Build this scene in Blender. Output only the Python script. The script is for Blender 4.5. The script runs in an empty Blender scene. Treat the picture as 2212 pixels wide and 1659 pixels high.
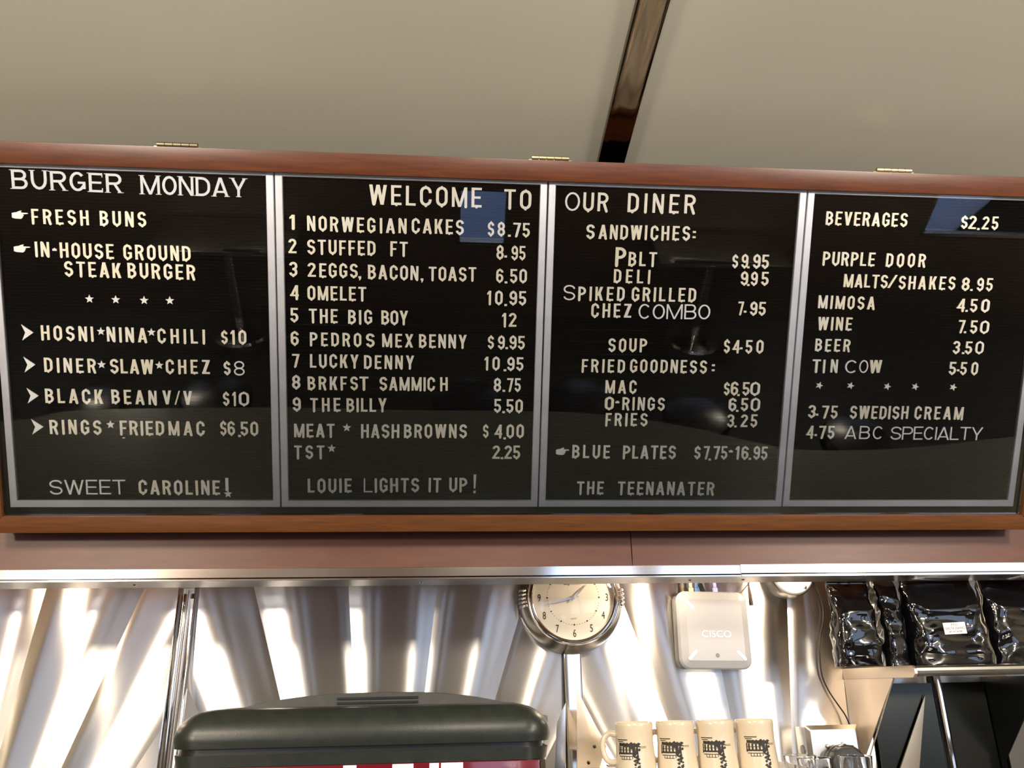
import bpy, bmesh, math, random
from math import sin, cos, pi, radians, tan
from mathutils import Vector, Matrix, noise
random.seed(7)
C = bpy.context.scene.collection
# ------------------------------------------------------------------ camera
CAMZ = 1.5
R = Matrix(((0.996374107, 0.011940304, 0.084238160),
            (-0.083060159, 0.350983033, 0.932690688),
            (-0.018429555, -0.936305687, 0.350702170)))
F = 1750.0
right, down, fwd = R.col[0].copy(), R.col[1].copy(), R.col[2].copy()
cam = bpy.data.cameras.new('camera'); camo = bpy.data.objects.new('camera', cam); C.objects.link(camo)
cam.sensor_fit = 'HORIZONTAL'; cam.sensor_width = 36.0; cam.lens = F / 2212 * 36.0; cam.clip_start = .02
M = Matrix((right, -down, -fwd)).transposed().to_4x4(); M.translation = (0, 0, CAMZ)
camo.matrix_world = M
bpy.context.scene.camera = camo
# ------------------------------------------------------------------ daylight, lamps, exposure
sc = bpy.context.scene
W = bpy.data.worlds.new('sky'); sc.world = W; W.use_nodes = True
W.node_tree.nodes['Background'].inputs[0].default_value = (0.58, 0.72, 1.0, 1)
W.node_tree.nodes['Background'].inputs[1].default_value = 2.3
sc.view_settings.view_transform = 'Standard'; sc.view_settings.look = 'None'
sc.view_settings.gamma = 1; sc.view_settings.use_curve_mapping = False
sc.view_settings.exposure = 0.5
try: sc.cycles.max_bounces = 10; sc.cycles.glossy_bounces = 6; sc.cycles.sample_clamp_indirect = 6; sc.cycles.caustics_reflective = True
except Exception: pass
def lamp(name, loc, energy, col, rad):
    l = bpy.data.lights.new(name, 'POINT'); l.energy = energy; l.color = col; l.shadow_soft_size = rad
    o = bpy.data.objects.new(name, l); C.objects.link(o); o.location = loc; return o
WARM = (1, .88, .72)
for x, y, z, e in ((-1.25, .20, 2.36, 48), (.25, .20, 2.36, 34), (1.9, .20, 2.36, 54), (-2.3, -1.4, 2.05, 135), (2.7, -1.4, 2.05, 120)):  # rear pair is unseen fill, added to brighten the lower menu board
    lamp('ceiling_or_fill_lamp', (x, y, z), e, WARM, .13)
# ------------------------------------------------------------------ helpers
def ray(px, py): return R @ Vector(((px - 1106) / F, (py - 829.5) / F, 1.0))
def on_y(px, py, Y):
    d = ray(px, py) * 1.0; d = d * (Y / d.y); return Vector((d.x, d.y, d.z + CAMZ))
def on_x(px, py, X):
    d = ray(px, py); d = d * (X / d.x); return Vector((d.x, d.y, d.z + CAMZ))
def mesh(name, verts, faces, m=None, parent=None, smooth=False, loc=None):
    me = bpy.data.meshes.new(name); me.from_pydata([tuple(v) for v in verts], [], faces); me.update()
    if m: me.materials.append(m)
    if smooth:
        for p in me.polygons: p.use_smooth = True
    return link(name, me, parent, loc)
def link(name, me, parent=None, loc=None):
    o = bpy.data.objects.new(name, me); C.objects.link(o)
    if parent: o.parent = parent
    if loc is not None: o.location = loc
    return o
def empty(name, loc=(0, 0, 0), mat=None):
    o = bpy.data.objects.new(name, None); C.objects.link(o); o.empty_display_size = .05
    if mat is not None: o.matrix_world = mat
    else: o.location = loc
    return o
def tag(o, label, cat, group=None):
    o['label'] = label; o['category'] = cat
    if group: o['group'] = group
    return o
def struct(o, label=None):
    o['kind'] = 'structure'
    if label: o['label'] = label
    return o
class MB:
    def __init__(s): s.v = []; s.f = []
    def add(s, vs, fs):
        n = len(s.v); s.v += [tuple(v) for v in vs]; s.f += [tuple(i + n for i in f) for f in fs]; return s
    def box(s, a, b):
        x0, y0, z0 = a; x1, y1, z1 = b
        return s.add([(x0,y0,z0),(x1,y0,z0),(x1,y1,z0),(x0,y1,z0),(x0,y0,z1),(x1,y0,z1),(x1,y1,z1),(x0,y1,z1)],
            [(0,3,2,1),(4,5,6,7),(0,1,5,4),(1,2,6,5),(2,3,7,6),(3,0,4,7)])
    def prism(s, pts, axis, a, b):
        """pts 2-D polygon extruded along axis from a to b"""
        def P(p, t): return {'x': (t, p[0], p[1]), 'y': (p[0], t, p[1]), 'z': (p[0], p[1], t)}[axis]
        n = len(pts)
        return s.add([P(p, a) for p in pts] + [P(p, b) for p in pts],
            [tuple(range(n))[::-1], tuple(range(n, 2*n))] + [(i, (i+1) % n, n+(i+1) % n, n+i) for i in range(n)])
    def tube(s, pts, r, n=10, caps=True):
        pts = [Vector(p) for p in pts]; rs = r if isinstance(r, (list, tuple)) else [r]*len(pts)
        base = len(s.v); prev = None
        for i, p in enumerate(pts):
            t = (pts[min(i+1, len(pts)-1)] - pts[max(i-1, 0)]).normalized()
            u = prev if prev is not None else (Vector((0,0,1)) if abs(t.z) < .9 else Vector((1,0,0)))
            u = (u - t * u.dot(t)).normalized(); w = t.cross(u); prev = u
            for k in range(n):
                a = 2*pi*k/n; q = p + (u*cos(a) + w*sin(a)) * rs[i]; s.v.append(tuple(q))
        for i in range(len(pts)-1):
            for k in range(n):
                a = base+i*n+k; b = base+i*n+(k+1) % n; s.f.append((a, b, b+n, a+n))
        if caps:
            s.f.append(tuple(base+k for k in range(n))[::-1]); s.f.append(tuple(base+(len(pts)-1)*n+k for k in range(n)))
        return s
    def lathe(s, prof, n=32, axis='z', org=(0,0,0)):
        """prof list of (radius, height)"""
        base = len(s.v); ox, oy, oz = org
        for r, h in prof:
            for k in range(n):
                a = 2*pi*k/n
                if axis == 'z': s.v.append((ox+r*cos(a), oy+r*sin(a), oz+h))
                else: s.v.append((ox+r*cos(a), oy+h, oz+r*sin(a)))
        for i in range(len(prof)-1):
            for k in range(n):
                a = base+i*n+k; b = base+i*n+(k+1) % n
                s.f.append((a, b, b+n, a+n) if axis == 'z' else (b, a, a+n, b+n))
        return s
    def build(s, name, m, parent=None, smooth=False, loc=None, bevel=0, seg=2, sharp=None):
        o = mesh(name, s.v, s.f, m, parent, smooth, loc)
        if bevel:
            bm = bmesh.new(); bm.from_mesh(o.data)
            es = [e for e in bm.edges if len(e.link_faces) == 2 and e.calc_face_angle(0) > radians(35)]
            bmesh.ops.bevel(bm, geom=es, offset=bevel, segments=seg, affect='EDGES', profile=.6, clamp_overlap=True)
            bm.to_mesh(o.data); bm.free()
            for p in o.data.polygons: p.use_smooth = True
        if smooth or bevel:
            o.data.set_sharp_from_angle(angle=radians(sharp or 32))
        return o
def box(name, a, b, m, parent=None, bevel=0, seg=2): return MB().box(a, b).build(name, m, parent, bevel=bevel, seg=seg)
# ------------------------------------------------------------------ materials
def mat(name, col, rough=.5, metal=0, coat=0, coat_r=.05, spec=.5, emis=None, es=0, trans=0, ior=1.45, aniso=0):
    m = bpy.data.materials.new(name); m.use_nodes = True; b = m.node_tree.nodes['Principled BSDF']; I = b.inputs
    I['Base Color'].default_value = (*col, 1); I['Roughness'].default_value = rough; I['Metallic'].default_value = metal
    I['Coat Weight'].default_value = coat; I['Coat Roughness'].default_value = coat_r; I['Specular IOR Level'].default_value = spec
    I['Transmission Weight'].default_value = trans; I['IOR'].default_value = ior; I['Anisotropic'].default_value = aniso
    if emis: I['Emission Color'].default_value = (*emis, 1); I['Emission Strength'].default_value = es
    return m
def nodes(m): return m.node_tree.nodes, m.node_tree.links, m.node_tree.nodes['Principled BSDF']
def grain(m, c1, c2, scale=(1, 1, 1), sc_=8, detail=6, rough=.6, lo=.3, hi=.7, bump=0, bscale=None, dist=.002, coord='Object'):
    N, L, b = nodes(m)
    tc = N.new('ShaderNodeTexCoord'); mp = N.new('ShaderNodeMapping'); mp.inputs['Scale'].default_value = scale
    nz = N.new('ShaderNodeTexNoise'); nz.inputs['Scale'].default_value = sc_; nz.inputs['Detail'].default_value = detail
    nz.inputs['Roughness'].default_value = rough
    cr = N.new('ShaderNodeValToRGB'); cr.color_ramp.elements[0].position = lo; cr.color_ramp.elements[1].position = hi
    cr.color_ramp.elements[0].color = (*c1, 1); cr.color_ramp.elements[1].color = (*c2, 1)
    L.new(tc.outputs[coord], mp.inputs[0]); L.new(mp.outputs[0], nz.inputs[0]); L.new(nz.outputs[0], cr.inputs[0]); L.new(cr.outputs[0], b.inputs['Base Color'])
    if bump:
        bp = N.new('ShaderNodeBump'); bp.inputs['Strength'].default_value = bump; bp.inputs['Distance'].default_value = dist
        n2 = nz
        if bscale:
            n2 = N.new('ShaderNodeTexNoise'); n2.inputs['Scale'].default_value = bscale; n2.inputs['Detail'].default_value = 3; L.new(tc.outputs[coord], n2.inputs[0])
        L.new(n2.outputs[0], bp.inputs['Height']); L.new(bp.outputs[0], b.inputs['Normal'])
    return m
WOOD = grain(mat('cherry_wood', (.3, .09, .04), .38, coat=.06, coat_r=.25), (.048, .012, .003), (.118, .032, .010), (1.2, 14, 14), 7, 8, .65, .25, .75, .08, None, .0006)
WOOD2 = grain(mat('cherry_wood_light', (.3, .09, .04), .38, coat=.3, coat_r=.2), (.065, .021, .005), (.15, .054, .015), (1.5, 22, 22), 7, 8, .7, .25, .75, .1, None, .0006)
WOOD3 = grain(mat('cherry_wood_plain', (.3, .09, .04), .45, coat=.1, coat_r=.3), (.070, .019, .007), (.115, .033, .013), (1.2, 9, 9), 6, 6, .6, .25, .75)
ALU = grain(mat('satin_aluminium', (.75, .76, .8), .48, .75), (.70, .71, .76), (.82, .83, .88), (2, 2, 2), 6)
STEEL = mat('brushed_steel', (.66, .64, .61), .26, 1)
STRIP = mat('polished_steel', (.72, .71, .70), .11, 1)
CHROME = mat('polished_chrome', (.80, .78, .75), .07, 1)
DCHROME = mat('dark_polished_metal', (.20, .165, .12), .10, 1)
FELT = grain(mat('black_felt', (.006, .006, .006), .95, spec=.08), (.0015, .0015, .0015), (.004, .004, .0036), (1, 1, 1), 300, 2)
CREAM = mat('cream_plastic', (.92, .87, .70), .4)
CREAM2 = mat('ivory_plastic', (.93, .90, .79), .4)
WHITE = mat('white_plastic', (.93, .93, .92), .4)
GREYW = mat('pale_grey_plastic', (.62, .66, .70), .45)
BRASS = mat('aged_brass', (.62, .52, .26), .28, 1)
BLACK = mat('black_plastic', (.012, .012, .013), .35)
DARKG = mat('dark_rubber', (.02, .02, .02), .6)
CEIL = grain(mat('cream_enamel', (.60, .56, .44), .34, spec=.5, coat=.3, coat_r=.2), (.345, .335, .285), (.368, .358, .305), (1, 1, 1), .9, 3)
BEIGE = grain(mat('satin_steel_warm', (.72, .60, .48), .42, .85), (.66, .56, .45), (.76, .64, .52), (1, 1, 1), 5)
DSTEEL = mat('dark_satin_steel', (.18, .18, .165), .25, 1)
DIAL = mat('cream_dial', (.74, .70, .60), .5)
INK = mat('dark_ink', (.02, .018, .015), .6)
GREYINK = mat('grey_ink', (.25, .24, .24), .6)
MUG = mat('cream_glaze', (.66, .56, .42), .16, coat=.6, coat_r=.04)
APW = mat('white_casing', (.36, .365, .39), .36)
CNT = grain(mat('counter_laminate', (.5, .52, .46), .22, coat=.3), (.085, .092, .075), (.115, .122, .10), (1, 1, 1), 60, 2)
TILE = grain(mat('dark_floor_tile', (.03, .03, .028), .3), (.018, .018, .016), (.05, .05, .045), (1, 1, 1), 5)
VINYL = mat('black_vinyl', (.012, .012, .014), .25)
RED = mat('glossy_red', (.13, .004, .012), .12, coat=.6)
LITW = mat('lit_white_panel', (.9, .9, .9), .4, emis=(1, .97, .92), es=1.1)
WALLP = mat('cream_wall_panel', (.42, .36, .27), .4)
HOOD = grain(mat('charcoal_textured_plastic', (.035, .04, .036), .33), (.014, .018, .015), (.022, .026, .022), (1, 1, 1), 40, 2, bump=.22, bscale=420, dist=.0007)
TUBE = mat('warm_lamp_tube', (1, .9, .75), .5, emis=(1, .80, .56), es=60)
def brushed():
    m = mat('brushed_stainless', (.74, .72, .70), .23, 1, aniso=1.0); N, L, b = nodes(m)
    tg = N.new('ShaderNodeTangent'); tg.direction_type = 'UV_MAP'; tg.uv_map = 'UVMap'
    L.new(tg.outputs[0], b.inputs['Tangent'])
    b.inputs['Anisotropic Rotation'].default_value = 0.0
    tc = N.new('ShaderNodeTexCoord'); mp = N.new('ShaderNodeMapping'); mp.inputs['Scale'].default_value = (3, 3, 260)
    nz = N.new('ShaderNodeTexNoise'); nz.inputs['Scale'].default_value = 3; nz.inputs['Detail'].default_value = 2
    mr = N.new('ShaderNodeMapRange'); mr.inputs['To Min'].default_value = .27; mr.inputs['To Max'].default_value = .36
    L.new(tc.outputs['Object'], mp.inputs[0]); L.new(mp.outputs[0], nz.inputs[0]); L.new(nz.outputs[0], mr.inputs[0]); L.new(mr.outputs[0], b.inputs['Roughness'])
    return m
RAYS = brushed()
def pane(name='clear_glass', ior=1.5, tint=(1, 1, 1)):
    m = bpy.data.materials.new(name); m.use_nodes = True; N = m.node_tree.nodes; L = m.node_tree.links; N.clear()
    o = N.new('ShaderNodeOutputMaterial'); x = N.new('ShaderNodeMixShader'); t = N.new('ShaderNodeBsdfTransparent'); g = N.new('ShaderNodeBsdfGlossy'); f = N.new('ShaderNodeFresnel')
    t.inputs[0].default_value = (*tint, 1)
    g.inputs['Roughness'].default_value = .0; f.inputs[0].default_value = ior
    L.new(f.outputs[0], x.inputs[0]); L.new(t.outputs[0], x.inputs[1]); L.new(g.outputs[0], x.inputs[2]); L.new(x.outputs[0], o.inputs[0]); return m
GLASS = pane()
# =================================================================== ROOM
YW, YF, XL, XR = 2.45, -1.7, -4.2, 4.6
def catmull(P, n=6):
    out = []
    for i in range(len(P)-1):
        p0, p1, p2, p3 = [Vector(P[max(0, min(len(P)-1, j))]) for j in (i-1, i, i+1, i+2)]
        for k in range(n):
            t = k/n; out.append(.5*((2*p1)+(p2-p0)*t+(2*p0-5*p1+4*p2-p3)*t*t+(3*p1-p0-3*p2+p3)*t**3))
    out.append(Vector(P[-1])); return out
VAULT = catmull([(YF, 2.42), (-1.55, 2.44)] + [(-1.3+.369*i, 2.775-.0835*(-1.3+.369*i-.585)**2) for i in range(9)] + [(1.80, 2.645), (1.97, 2.56), (2.15, 2.42), (2.33, 2.2), (YW, 1.95)], 5)
def vault_strip(name, x0, x1, m, parent, prof=((0, 0), (1, 0)), th=.012):
    """strip following the vault between x0 and x1; prof = (fraction across, drop below the ceiling)"""
    nrm = []
    for i, p in enumerate(VAULT):
        t = (VAULT[min(i+1, len(VAULT)-1)] - VAULT[max(i-1, 0)]).normalized(); nrm.append(Vector((t.y, -t.x)))
    if nrm[len(nrm)//2].y > 0: nrm = [-a for a in nrm]
    vs, fs = [], []; k = len(prof)
    for p, n in zip(VAULT, nrm):
        for s, d in prof: q = p + n*d; vs.append((x0+(x1-x0)*s, q.x, q.y))
        for s, d in reversed(prof): q = p - n*th; vs.append((x0+(x1-x0)*s, q.x, q.y))
    m2 = 2*k
    for i in range(len(VAULT)-1):
        for j in range(m2): a = i*m2+j; b = i*m2+(j+1) % m2; fs.append((a, b, b+m2, a+m2))
    fs.append(tuple(range(m2))[::-1]); fs.append(tuple(range((len(VAULT)-1)*m2, len(VAULT)*m2)))
    o = mesh(name, vs, fs, m, parent, True); o.data.set_sharp_from_angle(angle=radians(30)); return o
ceiling = struct(empty('ceiling', (0, 0, 0)))
RX = .395
rib_x = [RX-2.32*2, RX-2.32, RX, RX+2.32, RX+2.32*2]
for a, b in zip(rib_x[:-1], rib_x[1:]): vault_strip('ceiling_panel', a+.002, b-.002, CEIL, ceiling)
for i, x in enumerate(rib_x[1:4]):
    t = vault_strip('trim_%d' % (i+1), x-.033, x+.033, DCHROME, None, ((0, .001), (.02, .012), (.12, .014), (.3, .0125), (.5, .012), (.7, .0125), (.88, .014), (.98, .012), (1, .001)), -.0005)
    struct(t, 'polished dark metal strip covering the ceiling joint')
# floor with individual tiles
floor = struct(box('floor', (XL, YF, -.05), (XR, YW, -.004), DARKG))
tv = MB().box((0, 0, -.008), (.146, .146, 0)); tm = None; n = 0
for i in range(13, 44):
    for j in range(0, 12):
        x, y = XL+i*.15, YF+.02+j*.15
        if n >= 300: break
        if tm is None: o = tv.build('floor_tile', TILE, floor, bevel=.002, seg=1); tm = o.data
        else: o = link('floor_tile', tm, floor)
        o.location = (x, y, random.uniform(-.0006, .0006)); o.rotation_euler = (random.uniform(-.004, .004), random.uniform(-.004, .004), 0); n += 1
struct(box('wall_left', (XL-.05, YF, -.05), (XL, YW+.1, 2.9), WALLP)); struct(box('wall_right', (XR, YF, -.05), (XR+.05, YW+.1, 2.9), WALLP))
# ---- back wall: sunburst stainless panels between posts
wall_back = struct(box('wall_back', (XL, YW+.03, -.05), (XR, YW+.08, 2.9), WALLP), 'stainless wall pressed into sunburst rays')
POST = [.377+1.08*k for k in range(-3, 4)]; POST[2] = -.715
def ray_seg(xa, xb, xc, zc, a0, a1, z0=.93, z1=1.99, ns=22, nz=26):
    vs, fs, uv, rows = [], [], [], 0
    idx = []
    for j in range(nz+1):
        z = z0+(z1-z0)*j/nz; r = z-zc
        x0, x1 = xc+r*tan(a0), xc+r*tan(a1); wdt = x1-x0
        lo, hi = max(x0, xa), min(x1, xb)
        if hi <= lo+1e-4: lo = hi = min(max(x0, xa), xb)
        row = []
        for i in range(ns+1):
            x = lo+(hi-lo)*i/ns; s = (x-x0)/wdt if wdt else 0; s = min(1, max(0, s))
            d = .050*wdt*4*s*(1-s)*(1-.25*s) + .0006*sin(s*11+a0*9)*min(1, 8*s, 8*(1-s))*wdt*6
            vs.append((x, YW-.004-d, z)); row.append(len(vs)-1)
        idx.append(row)
    for j in range(nz):
        for i in range(ns): fs.append((idx[j][i], idx[j][i+1], idx[j+1][i+1], idx[j+1][i]))
    o = mesh('ray_panel', vs, fs, RAYS, wall_back, True)
    ul = o.data.uv_layers.new(name='UVMap')
    for lp in o.data.loops: v = o.data.vertices[lp.vertex_index].co; ul.data[lp.index].uv = (v.z, v.x)
    bm = bmesh.new(); bm.from_mesh(o.data); bmesh.ops.remove_doubles(bm, verts=bm.verts, dist=1e-6); bm.to_mesh(o.data); bm.free()
    return o
for pa, pb in zip(POST[:-1], POST[1:]):
    xc = (pa+pb)/2; zc = .56
    if abs(pa+.715) < .01: xc = -.140
    if abs(pa-.377) < .01: xc = .920
    if abs(pb+.715) < .01: xc = -1.240
    for k in range(-4, 4):
        a0, a1 = radians(6+12*k), radians(18+12*k)
        zmax = 1.99
        # skip pieces that never enter the panel
        lo = max(xc+(zz-zc)*tan(a0) for zz in (.93, zmax)) if a0 < 0 else xc+(.93-zc)*tan(a0)
        hi = min(xc+(zz-zc)*tan(a1) for zz in (.93, zmax)) if a1 > 0 else xc+(.93-zc)*tan(a1)
        if xc+(.93-zc)*tan(a0) >= pb or xc+(.93-zc)*tan(a1) <= pa: continue
        ray_seg(pa, pb, xc, zc, a0, a1)
# posts: open chrome channel (left) and flat chrome covers
def flat_post(x, w=.050):
    p = empty('chrome_post', (x, YW, .93)); tag(p, 'POST', 'trim')
    MB().prism([(-w/2, -.004), (-w/2, -.030), (-w/2+.004, -.034), (w/2-.004, -.034), (w/2, -.030), (w/2, -.004)], 'z', 0, 1.04).build('cover_strip', CHROME, p, bevel=.0012)
    MB().box((-w/2-.004, -.018, 0), (-w/2-.0005, -.002, 1.04)).build('edge_strip', BLACK, p)
    return p
def channel_post(x):
    p = empty('chrome_post', (x, YW, .93)); tag(p, 'CH', 'trim')
    MB().box((-.024, -.004, 0), (.024, -.001, .86)).build('back_plate', DCHROME, p)
    for s in (-1, 1): MB().box((s*.0225-.0015, -.034, 0), (s*.0225+.0015, -.004, .865)).build('flange', CHROME, p, bevel=.0006)
    MB().tube([(-.0095, -.016, 0), (-.0095, -.016, .835)], .0085, 16).build('inner_rod', CHROME, p, True)
    MB().tube([(.0045, -.014, 0), (.0045, -.014, .838), (.0055, -.014, .845)], [.0055, .0055, .0065], 12).build('inner_rod', STEEL, p, True)
    MB().tube([(-.021, -.020, .852), (.021, -.020, .852)], .0022, 8).tube([(.006, -.02, .859), (.02, -.02, .859)], .002, 8).build('cross_pin', STEEL, p, True)
    MB().box((.011, -.022, .822), (.019, -.012, .836)).build('clip', BLACK, p)
    return p
channel_post(POST[2])['label'] = 'open chrome channel post with inner rods left of the drinks machine'
flat_post(POST[3])['label'] = 'flat polished chrome post hanging below the clock'
flat_post(POST[4], .018)['label'] = 'narrow chrome post under the shelf of black bags'
# ---- front wall with windows (behind the photographer)
wf = MB(); zs = 1.12
WIN = [(-3.9, -3.0, zs, 1.95), (-2.75, -1.95, zs, 1.95), (-1.55, -1.2, zs, 1.9), (-.75, -.52, 1.12, 1.9), (.08, .42, .58, 1.0), (.75, 1.35, 1.12, 2.37), (1.55, 2.45, 1.12, 2.37), (2.65, 3.2, 1.12, 2.37), (3.35, 4.5, .75, 2.37)]
xprev = XL
for i, (a, b, z0, z1) in enumerate(WIN):
    wf.box((xprev, YF-.08, -.05), (a, YF, 2.9)); wf.box((a, YF-.08, -.05), (b, YF, z0)); wf.box((a, YF-.08, z1), (b, YF, 2.9)); xprev = b
wf.box((xprev, YF-.08, -.05), (XR, YF, 2.9))
struct(wf.build('wall_front', mat('dark_wood_panelling', (.09, .055, .04), .4)))
for i, (a, b, z0, z1) in enumerate(WIN):
    t = .02
    w = struct(MB().box((a, YF-.06, z0), (a+t, YF+.005, z1)).box((b-t, YF-.06, z0), (b, YF+.005, z1)).box((a, YF-.06, z0), (b, YF+.005, z0+t)).box((a, YF-.06, z1-t), (b, YF+.005, z1)).build('window_%d' % (i+1), STEEL))
    box('pane', (a+t, YF-.04, z0+t), (b-t, YF-.036, z1-t), GLASS, w)
tag(box('pavement', (-9, -8, -.75), (9, -1.85, -.7), grain(mat('bluish_paving', (.35, .42, .6), .7), (.3, .38, .55), (.4, .48, .68), (1, 1, 1), 3)), 'bluish street paving outside the windows behind the photographer', 'pavement')
# ---- counter, stools, booth tables on the customers' side (seen mirrored in the glass)
edge = catmull([(XL+.01, .60), (-2.4, .60), (-1.81, .56), (-1.56, .49), (-.75, .46), (-.12, .47), (.47, .47), (.73, .49), (1.08, .56), (1.40, .67), (1.60, .715), (1.96, .71), (2.24, .68), (2.57, .63), (3.2, .55), (XR-.01, .5)], 5)
ctr = empty('service_counter', (0, .8, 0)); tag(ctr, 'long service counter with pale top and curved customer edge', 'counter')
poly = [(p.x, p.y-.8) for p in edge] + [(XR-.01, .32), (XL+.01, .32)]
MB().prism(poly, 'z', .91, .95).build('counter_top', CNT, ctr)
MB().prism([(p.x, p.y-.8+.16) for p in edge] + [(XR-.01, .28), (XL+.01, .28)], 'z', 0, .91).build('counter_body', STEEL, ctr)
st = None
def make_stool():
    s = empty('bar_stool'); tag(s, '', 'stool', 'black stools along the counter')
    MB().lathe([(.001, 0), (.16, 0), (.175, .012), (.178, .045), (.165, .07), (.11, .085), (.001, .09)], 32, 'z', (0, 0, .58)).build('seat', VINYL, s, True)
    MB().lathe([(.001, 0), (.17, 0), (.172, .012), (.16, .014)], 32, 'z', (0, 0, .57)).build('seat_ring', CHROME, s, True)
    MB().lathe([(.21, 0), (.2, .02), (.05, .04), (.035, .08), (.035, .57)], 24).build('pedestal', CHROME, s, True)
    return s
def copy_tree(o, parent=None):
    c = o.copy(); C.objects.link(c); c.parent = parent
    for ch in [k for k in bpy.data.objects if k.parent == o]: copy_tree(ch, c)
    return c
for i, (x, y) in enumerate([(-1.75, .12), (-1.15, .02), (.12, -.02+.05), (.72, .0), (1.32, .14), (2.12, .30)]):
    s = make_stool() if i == 0 else copy_tree(st)
    if i == 0: st = s
    s.location = (x, y, 0); s['label'] = 'black round bar stool with chrome pedestal, %s from the left along the counter' % ('first', 'second', 'third', 'fourth', 'fifth', 'sixth')[i]
for i, (x, y) in enumerate([(1.80, -1.44), (-1.4, -1.44)]):
    tb = empty('dining_table', (x, y, 0)); tag(tb, ('glossy rectangular booth table opposite the right half of the menu case', 'glossy rectangular booth table opposite the left half of the menu case')[i], 'table')
    MB().box((-.42, -.24, .72), (.46, .22, .75)).build('table_top', STRIP, tb, bevel=.012)
    MB().lathe([(.2, 0), (.19, .02), (.03, .05), (.03, .72)], 20).build('table_leg', CHROME, tb, True)
# ---- back counter
bc = empty('back_counter', (0, 2.1, 0)); tag(bc, 'stainless back counter under the sunburst wall', 'counter')
box('worktop', (XL+.01, -.42, .88), (XR-.01, .32, .92), STEEL, bc, .006); box('cabinet', (XL+.02, -.36, 0), (XR-.02, .32, .88), STEEL, bc)
# =================================================================== HEADER
hd = struct(empty('trim_4', (0, 0, 0)), 'reddish cherry wood header board under the menu case, in two lengths')
YH = 2.02
def Xat(px, py, Y): return on_y(px, py, Y).x
xs = Xat(1364, 1185, YH)
for a, b in ((XL, xs-.0012), (xs+.0012, XR)):
    box('header_board', (a, YH, 1.779), (b, YH+.02, 2.10), WOOD3, hd)
box('header_back', (XL, YH+.021, 1.80), (XR, YH+.05, 2.30), WOOD3, hd)
box('header_top', (XL, YH+.05, 2.10), (XR, YW+.02, 2.12), WALLP, hd)
tr = struct(empty('trim_5', (0, 0, 0)), 'polished steel edge strip under the wooden header, in two lengths')
x2 = Xat(1600, 1235, YH-.004)
for a, b, dz in ((XL, x2-.001, 0), (x2+.001, XR, .0015)):
    MB().prism([(YH-.004, 1.778+dz), (YH-.004, 1.757+dz), (YH-.0075, 1.753+dz), (YH-.0075, 1.750), (YH-.004, 1.750), (YH-.001, 1.754), (YH-.0005, 1.778+dz)], 'x', a, b).build('edge_strip', STRIP, tr)
box('underside_plate', (XL, YH-.0035, 1.7495), (XR, YH+.12, 1.7515), mat('dull_steel', (.30, .28, .26), .38, 1), tr)
for px in (293, 910, 1489, 1604):
    p = on_y(px, 1258, YH+.06); MB().lathe([(.0001, -.0035), (.003, -.003), (.0045, -.001), (.005, .001)], 12, 'z', (p.x, YH+.055, 1.7495)).build('screw', CHROME, tr, True)
for X, l in ((-1.56, 'far left'), (-1.13, 'left, beside the channel post'), (.60, 'between clock and router'), (1.03, 'right of the router')):
    u = empty('under_cabinet_lamp', (X, 2.25, 1.85)); tag(u, 'warm puck lamp hidden behind the header, ' + l, 'lamp')
    MB().lathe([(.0001, .03), (.05, .03), (.05, .012), (.042, .008), (.042, .02), (.0001, .02)], 24).build('housing', CHROME, u, True)
    lamp('puck_bulb', (X, 2.25, 1.822), 3.3, (1, .80, .56), .022)
# =================================================================== MENU CASE
TL = radians(29.85)
O = Vector((-.98844, 1.54994, 2.57586))
ax, up, nm = Vector((1, 0, 0)), Vector((0, -sin(TL), cos(TL))), Vector((0, -cos(TL), -sin(TL)))
BM = Matrix((ax, up, nm)).transposed().to_4x4(); BM.translation = O
def brd(px, py, D=0.0):
    d = ray(px, py); o = O + nm*D - Vector((0, 0, CAMZ)); k = o.dot(nm)/d.dot(nm); p = d*k + Vector((0, 0, CAMZ)) - O
    return p.x, p.dot(up)
case = empty('menu_case', mat=BM); tag(case, 'long cherry wood menu case with glass door tilted forward under the ceiling', 'display case')
x0, x1, y0, y1 = -.0085, 2.451, -.784, -.0012      # door opening
X0, X1, Y0, Y1 = -.049, 2.491, -.8232, .0448     # outer edge
zf, zb = .022, .009
def mitre(name, q, m, z0, z1, bev=.0018):
    """q: 4 points outer-outer-inner-inner in plane"""
    b = MB(); b.add([(x, y, z0) for x, y in q] + [(x, y, z1) for x, y in q], [(3,2,1,0), (4,5,6,7), (0,1,5,4), (1,2,6,5), (2,3,7,6), (3,0,4,7)])
    return b.build(name, m, case, bevel=bev)
mitre('top_rail', [(X1, Y1), (X0, Y1), (x0, y1), (x1, y1)], WOOD, zb, zf)
mitre('bottom_rail', [(X0, Y0), (X1, Y0), (x1, y0), (x0, y0)], WOOD2, zb, zf)
mitre('side_rail', [(X0, Y1), (X0, Y0), (x0, y0), (x0, y1)], WOOD2, zb, zf)
mitre('side_rail', [(X1, Y0), (X1, Y1), (x1, y1), (x1, y0)], WOOD2, zb, zf)
MB().box((X0, Y0+.004, -.05), (X0+.018, Y1-.004, zb-.0005)).build('side_board', WOOD, case)
MB().box((X1-.018, Y0+.004, -.05), (X1, Y1-.004, zb-.0005)).build('side_board', WOOD, case)
MB().box((X0+.0185, Y1-.024, -.05), (X1-.0185, Y1-.004, zb-.0005)).build('top_board', WOOD, case)
MB().box((X0+.0185, Y0+.004, -.05), (X1-.0185, Y0+.024, zb-.0005)).build('bottom_board', WOOD, case)
MB().box((X0+.0185, Y0+.0245, -.05), (X1-.0185, Y1-.0245, -.045)).build('back_board', BLACK, case)
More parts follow.
